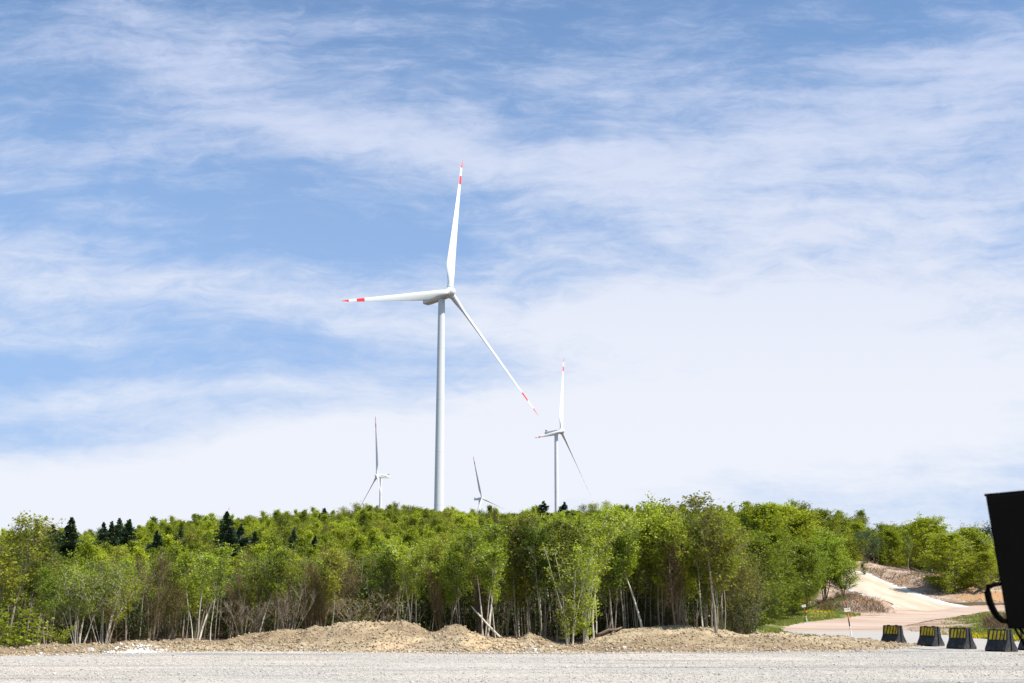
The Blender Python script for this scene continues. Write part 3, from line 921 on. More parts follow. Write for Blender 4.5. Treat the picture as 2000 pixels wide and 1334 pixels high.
blades('brushwood', X_, Y_, .2 + .4 * np.random.default_rng(7).random(len(X_)), np.full(len(X_), .02), 'dry_twig', 'heap of dry brushwood in the meadow behind the barriers', 'brushwood', 27, .9)

# ------------------------------------------------------------------ trees
def leaves_mesh(name, P, size, mat, seed, droop=.25, asp=.62):
    """one small four-cornered leaf per point"""
    rng = np.random.default_rng(seed)
    P = np.asarray(P, float)
    n = len(P)
    nrm = rng.normal(0, 1, (n, 3)); nrm[:, 2] = np.abs(nrm[:, 2]) + .35
    nrm /= np.linalg.norm(nrm, axis=1)[:, None]
    a = np.cross(nrm, rng.normal(0, 1, (n, 3)))
    a /= np.linalg.norm(a, axis=1)[:, None]
    b = np.cross(nrm, a)
    s = size * rng.uniform(.65, 1.35, n)[:, None] * .5
    a, b = a * s, b * s * asp
    V = np.stack([P - a, P - b + a * .1, P + a, P + b + a * .1], 1)
    V[:, 2, 2] -= (s[:, 0] * droop)
    F = np.arange(n * 4).reshape(n, 4)
    return mesh_np(name, V.reshape(-1, 3), F, [mat], attrs={'tint': ('FACE', np.clip(rng.normal(.5, .24, n), 0, 1))})


def crown_shape(kind, t):
    if kind == 'cone': return max(.12, (1 - t) ** .75) * (0.55 + .45 * min(1, t * 5))
    if kind == 'round': return math.sqrt(max(0.02, 1 - (2 * t - .85) ** 2 / 1.5))
    if kind == 'vase': return (.35 + .65 * math.sin(min(1, t * 1.25) * math.pi * .72)) * (1 if t < .75 else max(.25, 1 - (t - .75) * 2.6))
    if kind == 'dome': return (.62 + .38 * min(1, t * 4)) * math.sqrt(max(.03, 1 - t ** 1.9))
    if kind == 'column': return .55 + .45 * math.sin(t * math.pi) if t < .85 else .5
    return 1


def grow(seed, H, stems=1, lean=.08, spread=1.0, base=.35, shape='vase', nb=26, twigs=4, leaf_n=2200, r0=.055, up=.75, low=0.0, wander=.05, jitter=.10, splay=0.0, leaf_from=.25):
    """returns skeleton (list of point/radius runs) and leaf points"""
    R = random.Random(seed)
    runs, spots = [], []
    for s in range(stems):
        ang = R.uniform(0, 6.283) if stems > 1 else R.uniform(0, 6.283)
        out = lean * (R.uniform(.5, 1.3) if stems > 1 else R.uniform(0, 1))
        hs = H * (1 if s == 0 else R.uniform(.68, .97))
        p = Vector((math.cos(ang) * .10 * (stems > 1), math.sin(ang) * .10 * (stems > 1), -.12))
        d = Vector((math.cos(ang) * (out + splay), math.sin(ang) * (out + splay), 1)).normalized()
        npt = 11
        pts, rs = [p.copy()], [r0 * (1.25 if s == 0 else R.uniform(.65, 1))]
        rr = rs[0]
        for i in range(1, npt):
            d = (d + Vector((R.gauss(0, wander), R.gauss(0, wander), .10 * (1 - d.z) + splay * .06))).normalized()
            p = p + d * (hs / (npt - 1))
            pts.append(p.copy())
            rs.append(max(.008, rr * (1 - i / (npt - 1)) ** .85))
        runs.append((pts, rs, 6))
        m = max(3, int(nb / stems * (1.25 if stems > 1 else 1)))
        for j in range(m):
            t = (j + R.random()) / m
            lowb = R.random() < low
            hgt = base + (1 - base) * t if not lowb else R.uniform(.12, base)
            q = hgt * (npt - 1)
            i = min(int(q), npt - 2)
            b0 = pts[i].lerp(pts[i + 1], q - i)
            br = max(.006, rs[i] * .45)
            w = crown_shape(shape, t if not lowb else .1) * spread * (R.uniform(.65, 1.15)) * (.5 if stems > 2 else (.72 if stems == 2 else 1))
            az = R.uniform(0, 6.283)
            upd = up * R.uniform(.6, 1.4) + t * .35
            if shape == 'dome': upd = up * R.uniform(.3, 1.2) + .9 * t
            bd = Vector((math.cos(az), math.sin(az), upd)).normalized()
            L = w * math.sqrt(1 + upd * upd) * .95
            L = min(L, w * 1.5)
            bp = [b0]
            k = 5
            for a in range(1, k + 1):
                bd = (bd + Vector((R.gauss(0, .10), R.gauss(0, .10), .09))).normalized()
                bp.append(bp[-1] + bd * (L / k))
            runs.append((bp, [max(.0035, br * (1 - a / (k + .6))) for a in range(k + 1)], 4))
            for a in range(1, k + 1):
                spots.append((bp[a], .5 + a / k))
            for tw in range(twigs):
                a = R.uniform(.3, 1) * k
                ii = min(int(a), k - 1)
                t0 = bp[ii].lerp(bp[ii + 1], a - ii)
                td = (bd + Vector((R.gauss(0, .55), R.gauss(0, .55), R.gauss(.12, .35)))).normalized()
                tl = L * R.uniform(.22, .48) + .08
                tp = [t0, t0 + td * tl * .5, t0 + (td + Vector((0, 0, .12))) * tl]
                runs.append((tp, [.006, .0045, .003], 3))
                spots += [(tp[1], 1.2), (tp[2], 1.5), (tp[2], 1.0)]
        for a in range(3): spots.append((pts[-1] + Vector((R.gauss(0, .06), R.gauss(0, .06), -a * .1)), 1.2))
    rng = np.random.default_rng(seed)
    P = np.array([tuple(s[0]) for s in spots]); W = np.array([s[1] for s in spots]); W /= W.sum()
    c = P[rng.choice(len(P), leaf_n, p=W)]
    c = c + rng.normal(0, jitter, c.shape) * np.array([1, 1, .8])
    return runs, c


def wood_mesh(name, runs, mat, thin=1.0):
    b = MB()
    for pts, rs, n in runs:
        b.tube(pts, [r * thin for r in rs], n, cap=False)
    me = b.mesh(name, [mat])
    me.polygons.foreach_set('use_smooth', np.ones(len(me.polygons), bool))
    return me


SPEC = {}


def species(key, seeds, leaf, bk, size, droop=.25, **kw):
    SPEC[key] = []
    for sd_ in seeds:
        runs, c = grow(sd_, **kw)
        SPEC[key].append((wood_mesh('trunk', runs, bk), leaves_mesh('crown', c, size, leaf, sd_, droop), float(np.percentile(c[:, 2], 99.3)) + .05, bk, leaf))


# heights are nominal, placed trees are scaled to their own height
species('birch', [1, 2, 3], 'leaf_green', 'bark_pale', .105, H=5.4, stems=3, lean=.20, spread=1.2, base=0.60, shape='vase', nb=44, twigs=5, leaf_n=4600, r0=0.0390, splay=.03, up=1.05)
species('fan_birch', [61, 62], 'leaf_green', 'bark_pale', .105, H=4.6, stems=9, lean=.26, spread=2.0, base=.5, shape='vase', nb=60, twigs=5, leaf_n=4400, r0=0.0281, splay=.05, wander=.06)
species('birch_single', [4, 5, 6], 'leaf_green', 'bark_pale', .105, H=5.6, stems=1, lean=.05, spread=1.05, base=0.50, shape='vase', nb=34, twigs=6, leaf_n=4200, r0=0.0468, up=1.05)
species('lime', [7, 8], 'leaf_lime', 'bark_grey', .105, H=5.2, stems=2, lean=.10, spread=1.25, base=0.44, shape='round', nb=40, twigs=5, leaf_n=4400, r0=0.0390, up=1.05)
species('dark', [9, 10, 11], 'leaf_dark', 'bark_grey', .105, H=5.8, stems=2, lean=.07, spread=1.3, base=0.48, shape='round', nb=44, twigs=5, leaf_n=5600, r0=0.0468, up=1.05)
species('olive', [12, 13, 14], 'leaf_olive', 'bark_grey', .105, H=5.8, stems=2, lean=.08, spread=1.25, base=0.46, shape='vase', nb=42, twigs=6, leaf_n=4600, r0=0.0429, up=1.05)
species('bud', [15, 16, 17], 'leaf_bud', 'bark_brown', .055, H=5.6, stems=3, lean=.09, spread=1.0, base=.26, shape='column', nb=70, twigs=8, leaf_n=4200, r0=.05, up=1.5)
species('hornbeam', [18, 19], 'leaf_olive', 'bark_grey', .09, H=5.4, stems=2, lean=.06, spread=2.3, base=.04, shape='round', nb=84, twigs=7, leaf_n=9500, r0=.06, up=.8, jitter=.13)
species('beech', [20, 21, 22], 'leaf_hill', 'bark_grey', .21, H=9.0, stems=1, lean=.03, spread=3.4, base=.05, shape='dome', nb=95, twigs=7, leaf_n=14000, r0=.13, up=.12, jitter=.17, low=.08)
species('edge_beech', [23, 24], 'leaf_dark', 'bark_brown', .19, H=8.5, stems=5, lean=.13, spread=5.4, base=.26, shape='dome', nb=85, twigs=7, leaf_n=11000, r0=.085, up=.2, jitter=.17)
species('hill', [25, 26, 27, 28, 29], 'leaf_hill', 'bark_grey', .14, H=6.4, stems=1, lean=.04, spread=1.7, base=.26, shape='cone', nb=44, twigs=4, leaf_n=3400, r0=.07, up=1.2, jitter=.13)
species('hill_bud', [30, 31], 'leaf_olive', 'bark_brown', .12, H=6.2, stems=1, lean=.04, spread=1.3, base=.28, shape='vase', nb=30, twigs=4, leaf_n=2400, r0=.07, up=1.1, jitter=.13)
species('sapling', [33, 34], 'leaf_green', 'bark_pale', .095, H=4.6, stems=7, lean=.05, spread=.9, base=.10, shape='column', nb=60, twigs=3, leaf_n=3000, r0=.026, up=1.1, wander=.03)
species('bare_shrub', [35, 36], 'leaf_bud', 'bark_grey', .05, H=2.2, stems=11, lean=.38, spread=.9, base=.35, shape='vase', nb=50, twigs=7, leaf_n=1500, r0=.012, up=.9, splay=.10)
species('bush', [37, 38], 'leaf_lime', 'bark_brown', .085, H=1.5, stems=5, lean=.4, spread=.6, base=.12, shape='round', nb=30, twigs=3, leaf_n=800, r0=.015, up=.6)
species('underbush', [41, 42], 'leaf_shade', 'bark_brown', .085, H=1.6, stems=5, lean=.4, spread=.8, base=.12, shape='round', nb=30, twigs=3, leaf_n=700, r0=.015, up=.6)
species('small_fir', [39], 'needle', 'bark_brown', .13, H=3.2, stems=1, lean=.02, spread=1.2, base=.05, shape='cone', nb=40, twigs=5, leaf_n=1900, r0=.05, up=.25, jitter=.10)


def fir_mesh(seed, H=8.0, W=1.9, levels=26):
    R = random.Random(seed)
    rng = np.random.default_rng(seed)
    b = MB()
    b.tube([(0, 0, -.2), (0, 0, H * .5), (0, 0, H)], [.11, .07, .012], 6, cap=False)
    V, F = [], []
    for i in range(levels):
        t = i / (levels - 1)
        z = H * (.10 + .88 * t)
        L = W * 1.35 * (1 - t) ** .92 * R.uniform(.8, 1.1) + .05
        for k in range(R.randint(8, 10)):
            a = R.uniform(0, 6.283)
            ll = L * R.uniform(.6, 1.2)
            z = H * (.08 + .90 * min(1, max(0, t + R.gauss(0, .022))))
            d = np.array([math.cos(a), math.sin(a), 0]); sd2 = np.array([-math.sin(a), math.cos(a), 0])
            rise = .35 * t - .12
            pts = [np.array([0, 0, z]) + d * ll * q + np.array([0, 0, ll * (rise * q - .18 * q * q + .12 * q ** 4)]) for q in (0, .25, .5, .75, 1)]
            b.tube([tuple(p) for p in pts], [.02, .015, .012, .008, .005], 3, cap=False)
            m = max(4, int(ll * 9))
            for j in range(m):
                q = (j + .6) / m
                ii = min(int(q * 4), 3)
                c = pts[ii] + (pts[ii + 1] - pts[ii]) * (q * 4 - ii)
                for sgn in (-1, 1):
                    wl = ll * .34 * (1.1 - q) + .10
                    e = c + (sd2 * sgn * .85 + d * .6) * wl * R.uniform(.7, 1.2) + np.array([0, 0, R.gauss(-.10, .10)])
                    th = d * .05 + np.array([0, 0, .085 * R.uniform(.5, 1.3)])
                    n0 = len(V)
                    V += [c - th, c + th, e + th * .5, e - th * .3]
                    F.append((n0, n0 + 1, n0 + 2, n0 + 3))
    crown = mesh_np('crown', V, np.array(F), ['needle'], attrs={'tint': ('FACE', rng.random(len(F)))})
    return b.mesh('trunk', ['bark_brown']), crown, H, 'bark_brown', 'needle'


SPEC['fir'] = [fir_mesh(51), fir_mesh(52, W=2.2), fir_mesh(53, W=1.6, levels=30)]
species('pine', [54, 55], 'needle', 'bark_brown', .22, H=8.5, stems=1, lean=.04, spread=4.2, base=.15, shape='round', nb=60, twigs=6, leaf_n=6500, r0=.14, up=.45, jitter=.24)
SPEC['far_fir'] = SPEC['fir']

PLACED = []
TR = random.Random(5)
FIRST = {}


def tree(key, x, y, H, label, group, cat='tree', name=None, rz=None, var=None, wide=1.0, z=None):
    sp = SPEC[key]
    v = TR.randrange(len(sp)) if var is None else var % len(sp)
    tm, cm, Hn, bk, lf = sp[v]
    nm = name or {'fir': 'fir_tree', 'pine': 'pine_tree', 'birch': 'birch_tree', 'fan_birch': 'birch_tree', 'birch_single': 'birch_tree', 'bare_shrub': 'shrub', 'bush': 'shrub', 'sapling': 'sapling_clump',
                  'beech': 'beech_tree', 'edge_beech': 'beech_tree', 'hornbeam': 'hornbeam_tree', 'small_fir': 'fir_tree'}.get(key, 'broadleaf_tree')
    e = bpy.data.objects.new(nm, None)
    COL.objects.link(e)
    e.empty_display_size = .2
    zz = float(surf(x, y)[0]) if z is None else z
    s = H / Hn
    e.location = (x, y, zz - .05)
    e.rotation_euler = (0, 0, TR.uniform(0, 6.283) if rz is None else rz)
    e.scale = (s * wide, s * wide, s)
    tag(e, label, cat, group)
    link('trunk' if key not in ('bare_shrub', 'bush', 'sapling') else 'stems', tm, e)
    link('crown' if key not in ('bare_shrub', 'bush', 'sapling') else 'foliage', cm, e)
    PLACED.append((x, y, H * .16 * wide, key))
    return e


def by_px(px, Y, top):
    """x and height of a tree seen at column px whose top shows at row top"""
    su, sw = slopes(px, top)
    x = slopes(px, 1189)[0] * Y
    g = float(surf(x, Y)[0])
    return x, max(.8, EYE + sw * Y - g)


G_EDGE = 'trees along the edge of the wood behind the earth bank'
# (species, px, distance, top row, width factor, variant, label)
FRONT = [
    ('olive', 12, 50.0, 1004, 1.25, 0, 'tall airy olive tree at the far left with loose leaves against the sky'),
    ('olive', 52, 52.5, 1022, 1.0, 1, 'olive tree with a ragged top, second from the left end of the wood'),
    ('bush', 18, 48.8, 1175, 2.2, 0, 'yellow-green bush low at the left end of the wood'),
    ('bush', 50, 48.9, 1205, 1.6, 1, 'small lime bush right beside the leftmost tip of the earth bank'),
    ('dark', 92, 50.6, 1100, 1.0, 1, 'short dark tree between the olive trees and the white-stemmed clump'),
    ('fan_birch', 158, 51.5, 1093, 1.0, 0, 'low birch clump fanning many white stems near the left end'),
    ('fan_birch', 206, 52.0, 1100, 1.0, 1, 'low birch with two bright stems and branches sweeping to the right'),
    ('bush', 118, 49.6, 1218, 1.3, 1, 'yellowish bush at the foot of the white-stemmed birch clump'),
    ('bud', 300, 53.0, 1062, 1.15, 0, 'brown twiggy tree in bud between the fanned birches and the forked birch'),
    ('bud', 335, 54.5, 1075, .9, 1, 'slimmer brown budding tree just left of the forked birch'),
    ('birch', 386, 52.8, 1044, 1.15, 2, 'tall forked birch with long pale limbs opening at half height'),
    ('birch_single', 414, 53.0, 1062, .8, 0, 'thin straight pale-stemmed tree right of the forked birch'),
    ('bare_shrub', 478, 53.2, 1160, 1.5, 0, 'sprawling shrub of crooked white stems low in front of green trees'),
    ('birch_single', 507, 53.6, 1058, .9, 1, 'green tree with a slim stem right of the sprawling white shrub'),
    ('lime', 540, 54.0, 1050, 1.0, 0, 'bright green leafy tree on the left third of the wood'),
    ('bare_shrub', 567, 53.6, 1135, .95, 1, 'upright white-stemmed shrub in front of the bright green tree'),
    ('bud', 603, 54.4, 1078, .9, 2, 'thin russet budding tree right of the upright white shrub'),
    ('bud', 632, 54.6, 1060, 1.0, 0, 'russet budding tree beside the rust-coloured forked tree'),
    ('olive', 652, 54.0, 1052, 1.1, 2, 'rust-tinted forked tree with a long limb reaching right'),
    ('bare_shrub', 712, 54.2, 1148, 1.7, 0, 'bare fan-shaped shrub of white stems behind the highest earth mound'),
    ('dark', 752, 55.0, 1040, 1.0, 0, 'leafy green tree behind the left shoulder of the highest mound'),
    ('birch_single', 800, 54.8, 1036, 1.0, 2, 'pale-stemmed tree straight behind the top of the highest mound'),
    ('birch_single', 812, 54.6, 1055, .8, 0, 'slender birch with a forked limb right of the mound top'),
    ('bud', 862, 54.2, 1085, .8, 1, 'thin brown budding tree in a gap right of the highest mound'),
    ('lime', 878, 55.2, 1035, 1.0, 1, 'vivid green crown left of the large white birch'),
    ('dark', 902, 54.0, 1050, .8, 2, 'dark slender tree touching the large white birch on its left'),
    ('birch', 944, 53.2, 1018, 1.15, 0, 'large white birch with two straight trunks and open forked limbs above sand'),
    ('birch_single', 970, 53.4, 1060, .7, 1, 'thin single birch stem just right of the large white birch'),
    ('olive', 1010, 55.0, 1010, .9, 0, 'tall olive tree between the large white birch and the lime saplings'),
    ('olive', 1040, 54.8, 1002, 1.05, 1, 'tall brownish-crowned tree above the small pointed sand heap'),
    ('dark', 1062, 54.4, 1020, .8, 1, 'dark tree with a bare lower trunk left of the lime saplings'),
    ('sapling', 1112, 51.4, 1062, 1.25, 0, 'clump of lime-leaved saplings standing forward on the bank, left half'),
    ('sapling', 1142, 51.8, 1048, 1.1, 1, 'clump of lime-leaved saplings standing forward on the bank, right half'),
    ('olive', 1106, 54.2, 1008, 1.0, 2, 'tall green tree rising behind the lime sapling clump'),
    ('birch_single', 1158, 53.0, 1004, .95, 2, 'tall russet-crowned tree with bundled pale stems right of the saplings'),
    ('birch_single', 1164, 52.6, 1030, .7, 0, 'pale stem beside the bundled russet-crowned tree'),
    ('dark', 1200, 55.0, 998, 1.0, 0, 'green tree with three close brown trunks left of the rounded earth mound'),
    ('dark', 1222, 56.0, 1012, .9, 2, 'dark tree filling in behind the three brown trunks'),
    ('birch_single', 1254, 55.2, 982, 1.0, 1, 'tall straight tree with spiky top over the rounded earth mound'),
    ('lime', 1290, 56.5, 990, .9, 0, 'bright-leaved tree behind the middle of the rounded mound'),
    ('bud', 1326, 55.2, 984, 1.15, 1, 'dark brown twiggy tree leaning at its foot on the rounded mound'),
    ('lime', 1352, 57.5, 975, .9, 1, 'vivid green treetop between the brown twiggy tree and the thick grey trunk'),
    ('birch_single', 1371, 55.8, 1000, .8, 0, 'slim tree just left of the thick grey trunk'),
    ('olive', 1400, 54.0, 966, 1.25, 0, 'tallest tree of the edge with a thick grey trunk and olive crown'),
    ('hornbeam', 1440, 60.0, 1040, 1.0, 0, 'bushy yellow-green hornbeam leafy to the ground at the right corner of the wood'),
    ('hornbeam', 1398, 63.0, 1010, .9, 1, 'bushy hornbeam half hidden behind the thick grey trunk'),
]
for key, px, Y, top, wd, vr, lab in FRONT:
    if 240 < px < 930 and key not in ('bare_shrub', 'bush', 'sapling'): top += 14
    x, H = by_px(px, Y, top)
    g = G_EDGE if key not in ('bare_shrub', 'bush', 'sapling') else 'shrubs and saplings at the foot of the wood'
    tree(key, x, Y, H, lab, g, 'tree' if g is G_EDGE else 'shrub', var=vr, wide=wd * (1.12 if key not in ('bare_shrub', 'bush', 'sapling') else 1))

# beeches and bushes right of the wood
RIGHT = [
    ('beech', 1478, 88, 1050, .78, 0, 'dark green tree right behind the corner hornbeam'),
    ('beech', 1512, 120, 1040, .85, 1, 'cone-shaped beech leafy to the ground beside the grass strip'),
    ('beech', 1548, 128, 1062, .8, 2, 'lower bushy beech between the cone-shaped beech and the track group'),
    ('beech', 1500, 170, 985, 1.0, 1, 'tall bright beech behind the cone-shaped beech'),
    ('beech', 1540, 176, 984, 1.0, 0, 'tall bright beech on the skyline left of the chalk track'),
    ('beech', 1578, 172, 1000, .9, 2, 'rounded beech top on the skyline above the track group'),
    ('edge_beech', 1612, 140, 1036, .85, 0, 'spreading dark-stemmed beech group in front of the chalk track'),
    ('edge_beech', 1572, 136, 1060, .75, 1, 'low spreading beech left of the dark-stemmed group'),
    ('edge_beech', 1648, 141, 1085, .42, 1, 'thin dark-stemmed saplings against the pale chalk track'),
    ('beech', 1612, 196, 995, .9, 1, 'bright beech behind the group at the top of the chalk track'),
    ('beech', 1648, 206, 1012, .9, 0, 'rounded green beech above the bend of the chalk track'),
    ('beech', 1668, 215, 1020, .8, 2, 'green beech just left of the dark round pine'),
    ('pine', 1700, 206, 1032, 1.0, 0, 'dark round pine above the chalk track'),
    ('beech', 1742, 216, 1030, .8, 0, 'green beech just right of the dark round pine'),
    ('beech', 1752, 218, 1030, .8, 1, 'mid-height beech behind the bank, left of the lone thin stem'),
    ('beech', 1782, 220, 1026, .8, 2, 'leafy beech behind the lone thin stem on the bank'),
    ('birch_single', 1778, 196, 1045, .75, 1, 'lone thin tree with a bare stem standing on the bank'),
    ('beech', 1822, 204, 1010, 1.0, 0, 'tall beech with a broad top right of the bank'),
    ('beech', 1852, 204, 1024, .9, 2, 'pointed beech behind the big round beech'),
    ('beech', 1862, 163, 1042, 1.15, 1, 'big round bright beech leafy to the ground above the orange bank'),
    ('beech', 1893, 168, 1030, 1.15, 0, 'big bright beech beside the black box at the right'),
    ('beech', 1916, 160, 1078, .95, 2, 'lower bright beech spreading down toward the black box'),
    ('beech', 1770, 236, 1028, 1.0, 1, 'green beech farthest back, filling the gap behind the lone thin stem'),
    ('beech', 1722, 240, 1024, 1.0, 2, 'green beech standing back between the dark round pine and its neighbour'),
    ('beech', 1800, 232, 1024, 1.0, 0, 'green beech standing back left of the tall broad-topped beech'),
    ('pine', 1925, 232, 1024, .9, 1, 'dark pine rising behind the bright beeches at the right edge'),
    ('pine', 1962, 226, 1018, .9, 0, 'dark pine partly behind the black box'),
    ('beech', 1985, 190, 1040, .9, 1, 'beech hidden mostly behind the black box'),
    ('small_fir', 1691, 183, 1100, 1.2, 0, 'small fir bush on the bank right of the chalk track'),
    ('bare_shrub', 1722, 181, 1108, 1.1, 0, 'small bare shrub on the bank beside the small fir'),
    ('bush', 1857, 160, 1118, .8, 0, 'thin yellowish bush at the foot of the big round beech'),
    ('bush', 1640, 140, 1150, 1.3, 1, 'green bush on the brushwood mound left of the chalk track'),
    ('bush', 1496, 120, 1175, 1.8, 0, 'low green bush in shade at the foot of the cone-shaped beech'),
]
for key, px, Y, top, wd, vr, lab in RIGHT:
    x, H = by_px(px, Y, top)
    sh = key in ('bare_shrub', 'bush')
    tree(key, x, Y, H, lab, 'shrubs on the banks beside the chalk track' if sh else 'trees around the chalk track', 'shrub' if sh else 'tree', var=vr, wide={'beech': 1.5, 'edge_beech': 1.5, 'pine': 1.25}.get(key, 1.0) * (1.0 if px == 1648 else max(wd, .75 if px != 1648 else 0)))

# conifers standing out of the hillside
FIRS = [
    (60, 95, 1018, .9, 'dark fir tip beside the ragged olive tree at the left'), (90, 120, 1022, 1.15, 'squat dark fir second from the left on the skyline'),
    (127, 118, 1008, 1.2, 'broad dark fir on the skyline near the left, tallest of its three'), (191, 150, 1018, .9, 'small dark fir left of a close group of three firs'),
    (207, 152, 1016, .9, 'small dark fir, first of the close group of three'), (222, 146, 1010, 1.0, 'slim dark fir, middle of the close group of three'),
    (241, 135, 1012, 1.2, 'broad black fir, last of the close group of three'), (298, 118, 1034, .9, 'dark fir half sunk in green crowns right of the broad black fir'),
    (345, 130, 1030, .8, 'faint dark fir left of the tallest fir'), (434, 128, 997, 1.1, 'tallest dark fir on the left half of the hill'),
    (443, 112, 1026, 1.2, 'dense black fir in front of and below the tallest fir'), (463, 122, 1022, 1.0, 'dark fir right of the pair of tall firs'),
    (491, 116, 1036, 1.0, 'small dark fir below the skyline left of the bright green tree'), (568, 120, 1030, .8, 'small dark fir half hidden above the bright green tree'),
    (611, 130, 1044, .9, 'stubby dark fir in the middle of the green slope'), (627, 240, 991, 1.5, 'lone dark fir standing up from the skyline left of the small turbine'),
    (1063, 230, 977, 1.4, 'dark fir on the skyline left of the second tallest turbine tower'), (1104, 232, 979, 1.4, 'dark fir on the skyline right of the second tallest turbine tower'),
    (655, 250, 1005, 1.0, 'tiny dark fir tip on the skyline right of the lone fir'), (1208, 180, 1000, .9, 'dark fir tip just showing over the wood right of the saplings'),
]
FIRPOS = []
for px, Y, top, wd, lab in FIRS:
    x, H = by_px(px, Y, top)
    FIRPOS.append((x, Y))
    tree('fir', x, Y, H, lab, 'dark firs among the green crowns of the hill', 'tree', wide=wd * min(1.15, 7.5 / H) * 1.2)
# one bare tree in front of the smallest turbine's blade
x, H = by_px(987, 150, 992)
tree('bud', x, 150, H, 'bare twiggy treetop on the skyline below the smallest turbine blade', 'trees along the skyline', name='bare_tree', wide=1.0, var=1)

# the remaining counted trees: second ranks of the edge, then the near slope
LAB2 = {
    'birch_single': 'pale-stemmed green tree in the ranks behind the edge of the wood', 'olive': 'olive-green tree in the ranks behind the edge of the wood',
    'dark': 'deep green tree in the ranks behind the edge of the wood', 'bud': 'brown budding tree in the ranks behind the edge of the wood',
    'lime': 'bright green tree in the ranks behind the edge of the wood',
}
TOPS = [(-300, 1035), (0, 1050), (120, 1088), (240, 1094), (330, 1096), (420, 1082), (560, 1082), (700, 1075), (850, 1058), (950, 1040), (1040, 1012), (1200, 1002), (1300, 990), (1400, 985), (1460, 1000)]


def clear(x, y, r):
    return all((x - a) ** 2 + (y - b) ** 2 > (r) ** 2 for a, b, c, k in PLACED if k not in ('bare_shrub', 'bush', 'sapling'))


R2 = random.Random(77)
cnt = 0
tries = 0
while cnt < 150 and tries < 9000:
    tries += 1
    Y = 55.2 + 14 * R2.random() ** 1.1
    px = R2.uniform(-90, 1440)
    if px > 1380 and Y > 62: continue
    x = slopes(px, 1189)[0] * Y
    if not clear(x, Y, .8): continue
    top = np.interp(px, [t[0] for t in TOPS], [t[1] for t in TOPS]) + R2.gauss(12, 10)
    x, H = by_px(px, Y, top)
    key = R2.choices(['birch_single', 'olive', 'dark', 'bud', 'lime'], [5, 3, 3, 2, 3])[0]
    if 560 < px < 760 and R2.random() < .45: key = 'bud'
    tree(key, x, Y, H, LAB2[key], 'trees in the ranks behind the edge of the wood', wide=1.1)
    cnt += 1
cnt2 = 0
tries = 0
while cnt2 < 38 and tries < 5000:
    tries += 1
    Y = R2.uniform(70, 80)
    px = R2.uniform(-60, 1420)
    x = slopes(px, 1189)[0] * Y
    if not clear(x, Y, 1.5) or any(abs(x - fx * Y / fy) < 1.3 and fy - Y < 40 for fx, fy in FIRPOS): continue
    key = R2.choices(['hill', 'hill_bud'], [4, 1])[0]
    tree(key, x, Y, R2.uniform(4.3, 5.2), 'green crown on the near slope above the edge of the wood' if key == 'hill' else 'brownish crown on the near slope above the edge of the wood',
         'crowns on the near slope of the hill', wide=1.15)
    cnt2 += 1
print('trees', len(PLACED))


# ------------------------------------------------------------------ the wood beyond: one mass
def scatter(name, P, rot, scl, idx, sources, label, cat):
    me = bpy.data.meshes.new(name)
    me.vertices.add(len(P))
    me.vertices.foreach_set('co', np.asarray(P, np.float32).ravel())
    for an, dt, val in (('rot', 'FLOAT_VECTOR', rot), ('scl', 'FLOAT_VECTOR', scl)):
        a = me.attributes.new(an, dt, 'POINT')
        a.data.foreach_set('vector', np.asarray(val, np.float32).ravel())
    a = me.attributes.new('idx', 'INT', 'POINT')
    a.data.foreach_set('value', np.asarray(idx, np.int32))
    o = link(name, me)
    ng = bpy.data.node_groups.new(name + '_nodes', 'GeometryNodeTree')
    ng.interface.new_socket('Geometry', in_out='INPUT', socket_type='NodeSocketGeometry')
    ng.interface.new_socket('Geometry', in_out='OUTPUT', socket_type='NodeSocketGeometry')
    N, L = ng.nodes, ng.links
    gi, go = N.new('NodeGroupInput'), N.new('NodeGroupOutput')
    iop = N.new('GeometryNodeInstanceOnPoints')
    g2i = N.new('GeometryNodeGeometryToInstance')
    for pair in reversed(sources):
        j = N.new('GeometryNodeJoinGeometry')
        for ob in pair:
            oi = N.new('GeometryNodeObjectInfo')
            oi.inputs['Object'].default_value = ob
            L.new(oi.outputs['Geometry'], j.inputs[0])
        one = N.new('GeometryNodeGeometryToInstance')
        L.new(j.outputs[0], one.inputs[0])
        if pair is sources[-1]:
            jj = N.new('GeometryNodeJoinGeometry')
        L.new(one.outputs[0], jj.inputs[0])
    L.new(gi.outputs[0], iop.inputs['Points'])
    L.new(jj.outputs[0], iop.inputs['Instance'])
    iop.inputs['Pick Instance'].default_value = True

    def attr(nm, dt):
        nd = N.new('GeometryNodeInputNamedAttribute')
        nd.data_type = dt
        nd.inputs['Name'].default_value = nm
        return nd.outputs['Attribute']
    L.new(attr('idx', 'INT'), iop.inputs['Instance Index'])
    L.new(attr('rot', 'FLOAT_VECTOR'), iop.inputs['Rotation'])
    L.new(attr('scl', 'FLOAT_VECTOR'), iop.inputs['Scale'])
    L.new(iop.outputs[0], go.inputs[0])
    md = o.modifiers.new('scatter', 'NODES')
    md.node_group = ng
    return tag(o, label, cat, kind='stuff')


def sample_pair(keys):
    """trunk and crown objects of placed trees, one pair per mesh variant"""
    out, seen = [], set()
    for o in COL.objects:
        if o.type == 'EMPTY' and o.children and len(o.children) == 2:
            ms = tuple(sorted(c.data.name for c in o.children))
            if ms in seen: continue
            for k in keys:
                if any(set(ms) == {v[0].name, v[1].name} for v in SPEC[k]):
                    seen.add(ms); out.append(tuple(o.children)); break
    return out


